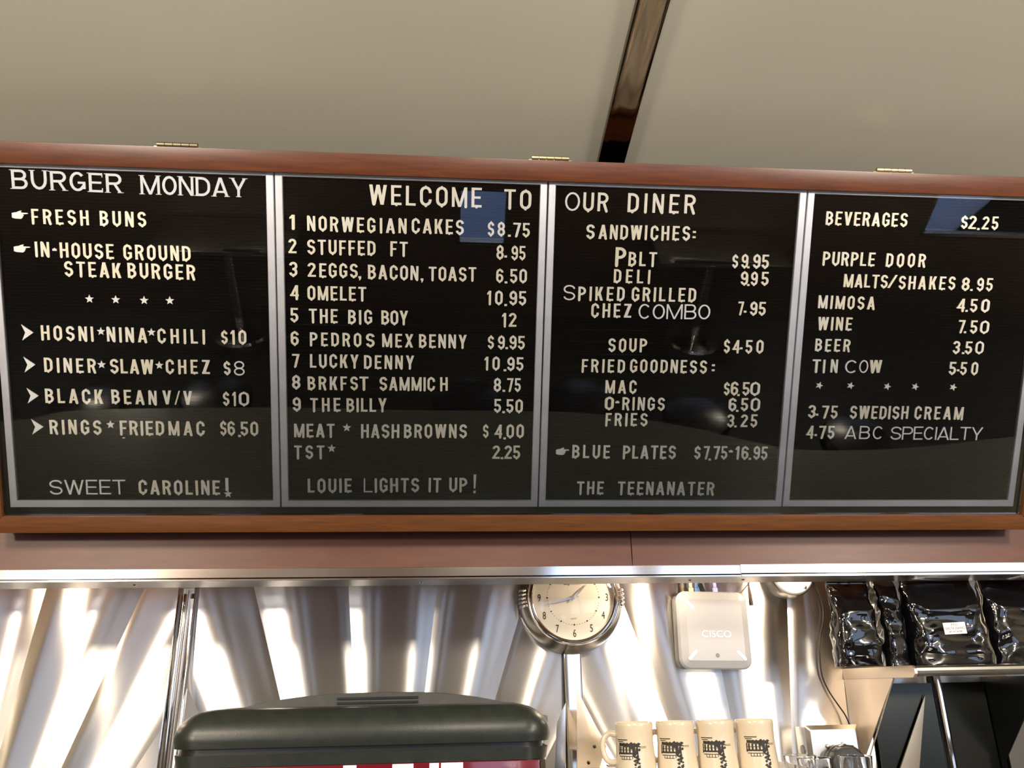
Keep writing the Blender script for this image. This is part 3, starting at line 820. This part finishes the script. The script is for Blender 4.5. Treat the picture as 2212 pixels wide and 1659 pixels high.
# =================================================================== CLOCK
ck = empty('wall_clock', on_y(1238, 1291, 2.36)); tag(ck, 'round retro chrome wall clock with cream dial half hidden by the steel strip', 'clock')
DY = .0   # dial plane at local y 0, wall at +.086
MB().lathe([(.150, .078), (.153, .060), (.150, .040), (.143, .020), (.134, .004), (.131, -.002)], 72, 'y').lathe([(.0001, .078), (.150, .078)], 72, 'y').build('case', mat('nickel_case', (.20, .185, .165), .24, 1), ck, True)
MB().lathe([(.131, -.002), (.131, -.008), (.128, -.012), (.125, -.010), (.1245, -.005), (.122, -.008), (.120, -.013), (.117, -.012), (.1155, -.006), (.115, .002)], 72, 'y').build('bezel', CHROME, ck, True, sharp=60)
dl = MB().lathe([(.1155, -.001), (.0001, -.001)], 72, 'y').build('dial', DIAL, ck)
for nme, a0 in (('ridge', pi), ('ridge', 0)):
    for j in range(5):
        a = a0+radians((j-2)*4.4); p = Vector((cos(a)*.139, 0, sin(a)*.139)); q = Vector((cos(a)*.151, 0, sin(a)*.151))
        MB().tube([q+Vector((0, .055, 0)), q+Vector((0, .025, 0))*1, p+Vector((0, .004, 0)), p+Vector((0, -.001, 0))-Vector((cos(a), 0, sin(a)))*.004], [.003, .0038, .0044, .0035], 10).build('ridge', CHROME, ck, True)
for i in range(1, 13):
    a = pi/2-2*pi*i/12; r = .0975
    text(str(i), .030, INK, 'numeral', dl, (r*cos(a), -.0016, r*sin(a)-.001), sx=.66)
dots = MB()
for i in range(60):
    a = 2*pi*i/60; r = .0745; s = .0023 if i % 5 == 0 else .0009
    dots.lathe([(.0001, -.0017), (s, -.0017), (s, -.001)], 10, 'y', (r*cos(a), 0, r*sin(a)))
dots.build('minute_dots', INK, dl)
text('sky', .014, INK, 'lettering', dl, (-.016, -.0016, .040), align='CENTER'); text('timer', .014, mat('faint_ink', (.55, .50, .43), .6), 'lettering', dl, (.008, -.0016, .040))
text('quartz', .0065, mat('faint_ink', (.55, .50, .43), .6), 'lettering', dl, (0, -.0016, -.057))
HAND = mat('silver_hand', (.75, .74, .76), .25, .8)
def hand(dx, dz, L, w, y, tail=.016):
    d = Vector((dx, 0, dz)).normalized(); s = Vector((-d.z, 0, d.x)); P_ = [d*L, d*L*.35+s*w, s*w*.6, -d*tail+s*w*.5, -d*tail-s*w*.5, -s*w*.6, d*L*.35-s*w]
    MB().prism([(p.x, p.z) for p in P_], 'y', y, y+.0008).build('hand', HAND, ck)
hand(-480, -115, .083, .0034, -.0065); hand(250, 230, .056, .0042, -.0045)
MB().lathe([(.0001, -.009), (.004, -.009), (.006, -.006), (.006, -.003)], 20, 'y').build('hub_cap', STEEL, ck, True)
MB().lathe([(.1155, -.008), (.09, -.0165), (.05, -.0235), (.0001, -.026)], 48, 'y').build('crystal', GLASS, ck, True)
# =================================================================== ACCESS POINT, CABLES, FIXTURE, CORD
def rrect(w, h, r, n=8, z=0, cx=0, cy=0):
    pts = []
    for sx, sy, a0 in ((1, 1, 0), (-1, 1, 90), (-1, -1, 180), (1, -1, 270)):
        for i in range(n+1):
            a = radians(a0+90*i/n); pts.append((cx+sx*(w/2-r)+r*cos(a), cy+sy*(h/2-r)+r*sin(a)))
    return pts
def loft(loops, cap0=True, cap1=True):
    """loops: list of lists of 3-D points with the same count"""
    b = MB(); n = len(loops[0])
    for l in loops: b.v += [tuple(p) for p in l]
    for k in range(len(loops)-1):
        for i in range(n): j = (i+1) % n; b.f.append((k*n+i, k*n+j, (k+1)*n+j, (k+1)*n+i))
    if cap0: b.f.append(tuple(range(n))[::-1])
    if cap1: b.f.append(tuple(range((len(loops)-1)*n, len(loops)*n)))
    return b
pc = (on_y(1465, 1278, 2.38)+on_y(1623, 1290, 2.38)+on_y(1463, 1430, 2.38)+on_y(1622, 1449, 2.38))/4
ap = empty('wireless_router', (pc.x, 2.38, pc.z)); tag(ap, 'square white wireless router with rounded corners hanging on the steel wall', 'router'); ap.rotation_euler = (0, radians(1.2), radians(4))
Y3 = lambda pts, y: [(p[0], y, p[1]) for p in pts]
loft([Y3(rrect(.205, .205, .022), .060), Y3(rrect(.213, .213, .024), .045), Y3(rrect(.213, .213, .024), .016)], True, True).build('rear_casing', BLACK, ap, True)
loft([Y3(rrect(.213, .213, .026), .0155), Y3(rrect(.215, .215, .027), .006), Y3(rrect(.207, .207, .025), -.001), Y3(rrect(.168, .168, .006), -.008)], False, True).build('front_cover', APW, ap, True, sharp=14)
text('CISCO', .027, mat('faint_white_print', (.93, .96, .95), .4), 'lettering', ap, (.002, -.0084, -.013), sx=1.15, ext=.0003)
MB().lathe([(.0001, -.0088), (.0058, -.0088), (.006, -.007)], 20, 'y', (.0, 0, -.070)).build('status_light', mat('dark_lens', (.06, .05, .055), .2), ap)
for sx, sz, m_ in ((-1, -1, 1), (1, -1, 1), (-1, 1, 1)):
    c = Vector((sx*.073, 0, sz*.070)); d = Vector((1, 0, 1 if sx*sz > 0 else -1)).normalized(); s = Vector((-d.z, 0, d.x)); L = .013; w = .0048; pts = []
    for k in range(20):
        a = 2*pi*k/20; e = d*(L if cos(a) > 0 else -L); pts.append(c+e+(d*cos(a)+s*sin(a))*w)
    pts = [(p.x, p.z) for p in pts]; pts = pts if sum(pts[i][0]*pts[(i+1) % 20][1]-pts[(i+1) % 20][0]*pts[i][1] for i in range(20)) > 0 else pts[::-1]
    MB().prism(pts, 'y', -.0086, -.004).build('corner_pad', mat('casing_pad', (.74, .73, .75), .4), ap, bevel=.0006)
def cable(px, col, label, w=.0065, plug=True, py0=1279, lean=0, r=.003):
    p = on_y(px, py0, 2.41); c = empty('network_cable', p); tag(c, label, 'cable')
    m = mat('cable_'+label.split()[0], col, .4)
    if plug:
        MB().box((-w, -.005, -.012), (w, .005, .012)).build('plug', m, c, bevel=.001)
        MB().box((-w*.6, -.004, .0125), (w*.6, .004, .028)).build('strain_relief', m, c, bevel=.001)
    MB().tube([(0, 0, .026), (lean*.3, .002, .045), (lean, .006, .075), (lean*1.4, .01, .10)], r, 8).build('cord', m, c, True)
cable(1481, (.02, .015, .012), 'dark brown cable leftmost above the router'); cable(1493, (.75, .68, .40), 'cream plug cable above the router')
cable(1506, (.10, .22, .48), 'blue plug cable above the router'); cable(1545, (.42, .44, .80), 'lilac plug cable above the router, rightmost')
c = empty('power_plug', on_y(1517, 1272, 2.405)); tag(c, 'angled black power plug above the router between blue and lilac cables', 'plug')
MB().box((-.007, -.005, -.016), (.006, .005, .016)).build('body', BLACK, c, bevel=.002).rotation_euler = (0, radians(-24), 0)
MB().tube([(-.006, 0, .014), (-.016, .003, .04), (-.018, .01, .08)], .003, 8).build('cord', BLACK, c, True)
an = empty('antenna', on_y(1623, 1308, 2.40)); tag(an, 'slim dark antenna hanging right of the router', 'antenna')
MB().tube([(0, 0, 0), (0, 0, .030), (-.001, 0, .055), (-.002, 0, .10)], [.0062, .0056, .0030, .0028], 12).build('whip', mat('brown_black', (.05, .03, .025), .35), an, True)
c = empty('thin_cable', on_y(1597, 1284, 2.405)); tag(c, 'thin brown cable running up from the router corner to the antenna', 'cable')
MB().tube([(0, 0, 0), (.018, 0, .017), (.038, 0, .036), (.05, 0, .06)], .0016, 8).build('cord', mat('brown_cord', (.16, .10, .06), .5), c, True)
fx = empty('round_wall_fixture', on_y(1712, 1238, 2.38)); tag(fx, 'round white wall fixture with steel rim below the steel strip', 'fixture')
MB().lathe([(.0001, -.004), (.058, -.004), (.062, -.001), (.064, .004)], 48, 'y').build('cover', APW, fx, True)
MB().lathe([(.064, .004), (.068, .012), (.070, .06), (.0001, .062)], 48, 'y').build('rim', STEEL, fx, True)
MB().lathe([(.0001, -.009), (.004, -.008), (.006, -.004)], 12, 'y', (.030, 0, -.042)).build('screw', STEEL, fx, True)
cd = empty('drooping_cord', on_y(1762, 1270, 2.43)); tag(cd, 'thin black power cord drooping from the fixture to the outlet box', 'cord')
pts = [on_y(x, y, 2.425)-cd.location for x, y in ((1745, 1245), (1765, 1272), (1777, 1310), (1778, 1340), (1772, 1375), (1771, 1420), (1776, 1460), (1790, 1492), (1810, 1522), (1826, 1545), (1836, 1568))]
MB().tube(catmull([tuple(p) for p in pts], 5), .0022, 8).build('cord', BLACK, cd, True)
# =================================================================== SHELF, GUSSETS, BAGS
GX = 1.183; SZ = 1.5335
sh = empty('wall_shelf', (GX, 2.44, SZ)); tag(sh, 'stainless wall shelf with rounded front carrying black coffee bags', 'shelf')
def nose(y):  # shelf cross-section in (y,z)
    pts = [(0, 0), (-.365, 0)]
    for i in range(7): a = radians(90+180*i/6*1.0); pts.append((-.372+.015*cos(a), -.013+.013*sin(a)))
    return pts + [(-.35, -.026), (-.35, -.003), (0, -.003)]
MB().prism(nose(0), 'x', .004, 2.2).build('shelf_board', STEEL, sh, bevel=0)
g = lambda px, py: (lambda p: (p.y-2.44, p.z-SZ))(on_x(px, py, GX))
MB().prism([(0, .0), (-.374, .0), (-.388, -.008), (-.388, -.020), (-.376, -.029), (-.002, -.029)], 'x', -.004, .004).build('end_cap', BEIGE, sh, bevel=.001)
MB().prism([(0, -.0295), (-.275, -.0295), g(1868, 1640), (-.045, -.33), (0, -.33)], 'x', -.002, .0005).build('bracket', BEIGE, sh)
MB().tube([(-.0005, -.275, -.03), (-.0005, -.05, -.26)], .0022, 8).build('bracket_edge', STEEL, sh, True)
for X in (1.60, 2.2):
    MB().prism([(0, -.0295), (-.275, -.0295), (-.047, -.25), (-.045, -.33), (0, -.33)], 'x', X-GX-.002, X-GX+.0005).build('bracket', DSTEEL, sh)
# dark sheets that paint the shelf's shade onto the stainless wall
dp = struct(empty('trim_6', (0, 2.40, .925)), 'dark sheets standing for shade on the wall under the shelf')
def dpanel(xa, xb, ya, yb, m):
    MB().prism([(xa, ya), (xb, yb), (xb, yb+.006), (xa, ya+.006)], 'z', 0, .565).build('shade_panel', m, dp)
DG = mat('painted_shade_steel', (.035, .036, .031), .22, 1)
dpanel(1.245, 1.428, .020, .010, DG); dpanel(1.462, 1.595, .012, .022, DG); dpanel(1.60, 2.4, -.02, .0, mat('dull_shade_steel', (.13, .12, .10), .4, 1))
beam = [on_y(x, y, 2.392) for x, y in ((2003, 1500), (1990, 1670), (1946, 1670))]
MB().prism([(p.x, p.z-.925) for p in beam], 'y', .002, .008).build('painted_beam', mat('warm_beam_paint', (.34, .30, .24), .4, .7), dp, bevel=.0008)  # beige triangle painting a warm reflected beam on the dark sheets
def bag(px0, px1, pyt, Y, depth, seed, label, lean=0.0, w=None):
    a, b = on_y(px0, 1432, Y), on_y(px1, 1432, Y); zt = on_y(px0, pyt, Y).z; w = b.x-a.x; h = zt-SZ-.001
    o = empty('coffee_bag', ((a.x+b.x)/2, Y, SZ+.001)); tag(o, label, 'coffee bag', 'black foil coffee bags on the wall shelf')
    nu, nv = 56, 64; loops = []
    for j in range(nv+1):
        v = j/nv; fl = 1-.75*max(0, (v-.62)/.38)**1.3; z = v*h; l = []
        for i in range(nu):
            t = 2*pi*i/nu; cx, cy = cos(t), sin(t); e = .42
            x = math.copysign(abs(cx)**e, cx)*w/2*(.98-.04*v); y = math.copysign(abs(cy)**(e*1.3), cy)*depth/2*fl*(1-.2*max(0, .12-v)/.12)
            p = Vector((x*9+seed*7.3, y*9, z*9+seed))
            c1 = noise.noise(p*1.0); c2 = abs(noise.noise(p*2.2+Vector((5, 1, 2)))); c3 = abs(noise.noise(p*5.0))
            k = .017*c1 - .013*c2 + .003*c3
            k *= min(1, v*14, (1-v)*8+.25)
            yy = y*1.0+math.copysign(1, y)*k if abs(y) > 1e-4 else y
            l.append((x*(1-.02*abs(c2)) + k*.5*cx + lean*z, yy, z + (.004*c1 if v > .05 else 0)))
        loops.append(l)
    loft(loops).build('foil_body', FOIL, o, True, sharp=80)
    MB().box((-w/2*.93+lean*h, -.002, h-.002), (w/2*.93+lean*h, .002, h+.016)).build('seam_fold', FOIL, o, bevel=.001)
    return o, w, h
FOIL = mat('black_foil', (.004, .004, .005), .07, coat=.6, coat_r=.02, spec=.6)
bag(1806, 1903, 1262, 2.19, .085, 1, 'black foil coffee bag at the left end of the shelf')
bag(1907, 1958, 1258, 2.20, .10, 2, 'narrow black foil coffee bag standing side-on, second from left on the shelf')
bb, bw, bh = bag(1972, 2138, 1250, 2.17, .10, 3.3, 'wide black foil coffee bag with a white FTO DELTA DAWG label', -.02)
bag(2142, 2290, 1252, 2.19, .09, 5.1, 'crumpled black foil coffee bag at the right edge of the photo')
lp = on_y(2062, 1357, 2.095); lb = mesh('label', [(-.030, -.002, -.0145), (.030, -.002, -.0145), (.030, -.002, .0145), (-.030, -.002, .0145), (-.030, 0, -.0145), (.030, 0, -.0145), (.030, 0, .0145), (-.030, 0, .0145)], [(0,1,2,3), (7,6,5,4), (0,4,5,1), (1,5,6,2), (2,6,7,3), (3,7,4,0)], mat('white_paper', (.85, .80, .83), .5), bb)
lb.location = lp-bb.location; lb.rotation_euler = (0, radians(-2), 0); lb['label'] = 'white paper label printed FTO DELTA DAWG'
text('FTO', .0095, GREYINK, 'print', lb, (0, -.0024, .0083)); text('DELTA DAWG', .0092, GREYINK, 'print', lb, (0, -.0024, -.0005), sx=.9); text('NET WT 5lb Bulk', .0055, GREYINK, 'print', lb, (0, -.0024, -.0085), sx=.9)
# =================================================================== DRINKS MACHINE
mc = empty('drinks_machine', (on_y(783, 1620, 1.80).x, 1.80, .921)); tag(mc, 'wide drinks machine with rounded charcoal hood and glossy red front', 'drinks machine')
w2 = (on_y(1197, 1620, 1.80).x-on_y(368, 1620, 1.80).x)/2+.006; zt = 1.468-.921
loops = []; zg = 1.396-.921; dpt = .30
def hood_loop(inset_x, inset_y, z, r):
    return [(x, y+dpt/2, z) for x, y in rrect(2*(w2-inset_x), dpt-2*inset_y, max(.004, r), 8)]
for k in range(11):
    a = radians(90*k/10); ins = .075*(1-cos(a)); insy = .055*(1-cos(a)); loops.append(hood_loop(ins, insy, zg+.012+(zt-zg-.012)*sin(a), .06*(1-.6*k/10)))
loft([hood_loop(.004, .003, zg, .055)]+loops).build('hood', HOOD, mc, True, sharp=70)
loft([hood_loop(.016, .014, zg-.012, .05), hood_loop(.016, .014, zg, .05)]).build('groove', BLACK, mc, True)
loft([hood_loop(.010, .006, zg-.034, .055), hood_loop(.006, .004, zg-.012, .055)]).build('lower_band', HOOD, mc, True)
MB().box((-w2+.016, .012, 0), (w2-.016, dpt-.01, zg-.0345)).build('body', DARKG, mc, bevel=.006)
fr = MB().box((-w2+.05, .004, .12), (w2-.03, .0115, zg-.0345)).build('front_panel', RED, mc, bevel=.002)
fr['label'] = 'glossy dark red front panel with lit white strips'
for pa, pb in ((742, 770), (848, 893), (928, 948), (953, 1000)):
    a, b = on_y(pa, 1650, 1.803).x-mc.location.x, on_y(pb, 1650, 1.803).x-mc.location.x
    MB().box((a, .0015, .3), (b, .0038, zg-.036)).build('lit_strip', LITW, mc)
MB().box((w2-.028, .004, .12), (w2-.018, .012, zg-.0345)).build('side_trim', CHROME, mc); MB().box((-w2+.02, .004, .12), (-w2+.045, .012, zg-.0345)).build('side_trim', CHROME, mc)
# rear lid: a low arch with two vent slots
zr = zt-.004; n = 24; prof = [(-w2+.045+(2*w2-.07)*i/n, zr-.012+.043*(1-abs(2*i/n-1)**2.6)) for i in range(n+1)]
MB().prism([(-w2+.045, zr-.05)]+prof[1:-1]+[(w2-.025, zr-.05)], 'y', .17, dpt+.06).build('rear_lid', grain(mat('grey_lid_plastic', (.06, .06, .055), .45), (.026, .026, .024), (.038, .038, .034), (1, 1, 1), 30), mc, bevel=.002)
for dz in (.0, .0095): box('vent_slot', (-.075, .166, zr+.008+dz), (.105, .1705, zr+.0125+dz), BLACK, mc)
MB().box((w2-.032, .15, zt-.075), (w2+.008, .22, zt-.028)).build('side_block', mat('grey_block_plastic', (.12, .115, .105), .5), mc, bevel=.003)
MB().tube([(w2-.004, .17, 0), (w2-.004, .17, zt-.08)], .0045, 12).build('side_rod', CHROME, mc, True)
# =================================================================== MUG SHELF, MUGS, BRACKET
ms = empty('mug_shelf', (.62, 2.05, 1.305)); tag(ms, 'steel shelf carrying the cream mugs and glasses', 'shelf')
box('shelf_board', (-.30, -.20, 0), (.145, .16, .004), STEEL, ms, .001); box('front_lip', (-.30, -.2035, -.02), (.145, -.2005, .006), STEEL, ms)
for x in (-.24, .1): box('support', (x-.01, .12, -.383), (x+.01, .14, 0), STEEL, ms)
MUGPROF = [(.0001, 0), (.036, 0), (.042, .002), (.0445, .008), (.0445, .02), (.0425, .045), (.041, .07), (.0415, .095), (.0425, .106), (.0422, .111), (.040, .1135), (.0372, .111), (.0362, .10), (.0358, .05), (.034, .012), (.0001, .009)]
mg0 = None
def logo(parent):
    b = MB(); wd = MB()
    def q(target, pts, off=.0004):
        vs = []
        for u, v in pts:
            a = -pi/2 + (u-.47)*2.15; z = .100-.078*v
            r = .0415+off
            for k in range(len(MUGPROF)-1):
                (r0, z0), (r1, z1) = MUGPROF[k], MUGPROF[k+1]
                if 3 <= k < 9 and z0 <= z <= z1: r = r0+(r1-r0)*(z-z0)/(z1-z0)+off
            vs.append((r*cos(a), r*sin(a), z))
        target.add(vs, [tuple(range(len(vs)))[::-1]])
    def strip(t, x0, y0, x1, y1, n=4, off=.0004, sl=0):
        for i in range(n):
            a, c = x0+(x1-x0)*i/n, x0+(x1-x0)*(i+1)/n; q(t, [(a, y0+sl*(a-x0)), (c, y0+sl*(c-x0)), (c, y1+sl*(c-x0)), (a, y1+sl*(a-x0))], off)
    strip(b, .10, .26, .42, .285); strip(b, .12, .31, .30, .33)
    strip(b, .16, .35, .70, .43, 6, sl=.05)
    for i in range(6): strip(b, .19+i*.085, .44+i*.006, .235+i*.085, .60, 1)
    strip(b, .15, .595, .64, .64, 5); strip(b, .16, .52, .62, .535, 5)
    strip(b, .14, .43, .17, .66, 1); strip(b, .17, .68, .55, .70, 4); strip(b, .24, .76, .50, .775, 3)
    for i in range(5): strip(b, .24+i*.07, .70, .255+i*.07, .76+.02*i % .04, 1)
    for i in range(9): strip(b, .30+i*.045, .345+.02*(i % 2), .335+i*.045, .46, 1)
    for k in range(34):
        u = .62+.22*(random.random()-.5)*(1.1 if k < 14 else .6); v = .36+.55*k/26; s = .022+.036*random.random()
        q(b, [(u-s, v), (u, v+s*.8), (u+s, v), (u+.2*s, v-s*.9)])
    strip(b, .70, .44, .88, .452, 2); strip(b, .70, .47, .88, .482, 2); strip(b, .55, .36, .60, .72, 1); strip(b, .64, .38, .67, .80, 1)
    return b.build('printed_picture', INK, parent)
mug_labels = ['cream diner mug with a handle showing, leftmost on the mug shelf', 'cream diner mug with a black print, second from left on the shelf', 'cream diner mug with a black print, third from left on the shelf', 'cream diner mug with a black print, rightmost of the four mugs']
for i, (px, py, rz) in enumerate([(1368, 1566, -28), (1457, 1564, -26), (1543, 1560, -22), (1628, 1556, -10)]):
    if i == 0:
        m_ = empty('coffee_mug'); tag(m_, '', 'mug', 'cream mugs in a row on the steel shelf'); mg0 = m_
        MB().lathe(MUGPROF, 48).build('body', MUG, m_, True, sharp=60)
        MB().tube(catmull([(-.040, 0, .088), (-.055, 0, .090), (-.067, 0, .080), (-.071, 0, .062), (-.066, 0, .042), (-.054, 0, .032), (-.040, 0, .034)], 5), .0062, 14).build('handle', MUG, m_, True)
        logo(m_)
    else: m_ = copy_tree(mg0)
    p = on_y(px, 1562, 1.93); m_.location = (p.x, 1.93, 1.3095); m_['label'] = mug_labels[i]
    for ch in m_.children:
        if ch.name.startswith('printed'): ch.rotation_euler = (0, 0, radians(rz))
        if ch.name.startswith('handle'): ch.rotation_euler = (0, 0, radians(-12 if i == 0 else -45))
br = empty('shelf_bracket', (.42, 2.20, 1.31)); tag(br, 'triangular steel bracket with bolts beside the chrome post', 'bracket')
P4 = [on_y(x, y, 2.20) for x, y in ((1246, 1490), (1258, 1512), (1310, 1612), (1295, 1659), (1246, 1670))]
MB().prism([(p.x-.42, p.z-1.31) for p in P4], 'y', 0, .004).build('gusset', BEIGE, br, bevel=.0008)
P5 = [on_y(x, y, 2.20) for x, y in ((1222, 1518), (1222, 1670), (1198, 1670), (1203, 1560))]
MB().prism([(p.x-.42, p.z-1.31) for p in P5], 'y', 0, .004).build('gusset', STEEL, br, bevel=.0008)
for x, y in ((1285, 1613), (1272, 1648)):
    p = on_y(x, y, 2.196); MB().lathe([(.0001, -.005), (.003, -.004), (.0042, 0)], 12, 'y', (p.x-.42, -.001, p.z-1.31)).build('bolt', BLACK, br, True)
box('foot', (.0, -.004, -.004+.004), (.06, .02, .004), STEEL, br)
# =================================================================== OUTLET BOX WITH PLUG, GLASSES
ob = empty('outlet_box', (on_y(1803, 1610, 2.36).x, 2.36, 1.27)); tag(ob, 'square stainless outlet box on the wall right of the mugs', 'outlet box')
zl = on_y(1803, 1566, 2.36).z-1.27; zl2 = -.07; hw_ = .076
loft([[(x, .084, z) for x, z in rrect(2*hw_*.93, zl-zl2-.012, .002, 2, 0, 0, (zl+zl2)/2)], [(x, .012, z) for x, z in rrect(2*hw_*.93, zl-zl2-.012, .002, 2, 0, 0, (zl+zl2)/2)]], True, True).build('back_box', STEEL, ob)
loft([[(x, .0115, z) for x, z in rrect(2*hw_, zl-zl2, .003, 3, 0, 0, (zl+zl2)/2)], [(x, .008, z) for x, z in rrect(2*hw_, zl-zl2, .003, 3, 0, 0, (zl+zl2)/2)], [(x, -.002, z) for x, z in rrect(2*hw_-.022, zl-zl2-.022, .003, 3, 0, 0, (zl+zl2)/2)]], False, True).build('cover_plate', STEEL, ob, False)
MB().lathe([(.0001, -.008), (.004, -.007), (.006, -.003)], 14, 'y', (-.022, 0, .062)).build('screw', STEEL, ob, True); MB().lathe([(.0001, -.008), (.004, -.007), (.006, -.003)], 14, 'y', (.022, 0, .066)).build('screw', STEEL, ob, True)
knock = MB().tube([(-hw_*.93-.0015, .05, .05), (-hw_*.93+.001, .05, .05)], .014, 20).build('knockout', DSTEEL, ob, True)
pl = empty('twist_lock_plug', (ob.location.x+.012, 2.36, 1.285)); tag(pl, 'round black twist-lock plug in the outlet box', 'plug')
MB().lathe([(.0001, -.003), (.052, -.003), (.054, -.010), (.053, -.018), (.050, -.020), (.050, -.026), (.053, -.028), (.053, -.042), (.049, -.047), (.046, -.048)], 40, 'y').build('collar', BLACK, pl, True)
MB().lathe([(.048, -.040), (.047, -.055), (.043, -.058), (.0001, -.058)], 40, 'y').build('cap', mat('dark_grey_plastic', (.028, .028, .03), .4), pl, True)
for dx in (-.021, .021): MB().lathe([(.0001, -.066), (.004, -.065), (.006, -.060), (.006, -.057)], 14, 'y', (dx, 0, .024)).build('screw', mat('black_metal_screw', (.05, .05, .05), .2, .8), pl, True)
for k in range(3): box('rib', (-.02-.003*k, -.0595, .008-.009*k), (.02+.003*k, -.0575, .010-.009*k), BLACK, pl)
for k in range(16):
    a = 2*pi*k/16; MB().box((.0525*cos(a)-.0015, -.041, .0525*sin(a)-.0015), (.0535*cos(a)+.0015, -.030, .0535*sin(a)+.0015)).build('grip', BLACK, pl)
gl0 = None; GL = ['clear glass tumbler nearest the mugs, leftmost of three', 'clear glass tumbler in the middle, in front of the outlet box', 'clear glass tumbler rightmost, below the black plug']
for i, (px, py, Y, r) in enumerate([(1728, 1643, 1.97, .036), (1760, 1655, 1.90, .036), (1850, 1656, 1.92, .037)]):
    p = on_y(px, py, Y)
    if i == 0:
        gl0 = empty('drinking_glass'); tag(gl0, '', 'glass', 'clear tumblers beside the mugs')
        MB().lathe([(.0001, 0), (.024, 0), (.027, .003), (.036, .098), (.0362, .1005), (.035, .101), (.0342, .099), (.0255, .008), (.0001, .006)], 40).build('tumbler', mat('tumbler_glass', (1, 1, 1), .02, trans=1, ior=1.45), gl0, True, sharp=70); g_ = gl0
    else: g_ = copy_tree(gl0)
    g_.location = (p.x, Y, 0); g_['label'] = GL[i]; hz = p.z
    g_.scale = (1, 1, 1); g_.location.z = hz-.101
for o in bpy.data.objects:
    if o.name.startswith('drinking_glass'): o.location.z = 1.2425
tx0, tx1 = .80, 1.16
gr = empty('glass_tray', (tx0, 1.95, .921)); tag(gr, 'steel tray on legs holding the clear tumblers', 'tray'); w_ = tx1-tx0
box('base', (0, -.14, .315), (w_, .12, .321), STEEL, gr); box('side_wall', (-.003, -.14, .30), (-.0005, .12, .405), STEEL, gr)
box('back_wall', (0, .1205, .30), (w_, .123, .36), STEEL, gr)
for x in (.01, w_-.02):
    for y in (-.13, .10): box('leg', (x, y, 0), (x+.01, y+.01, .3145), STEEL, gr)
bpy.context.view_layer.update()
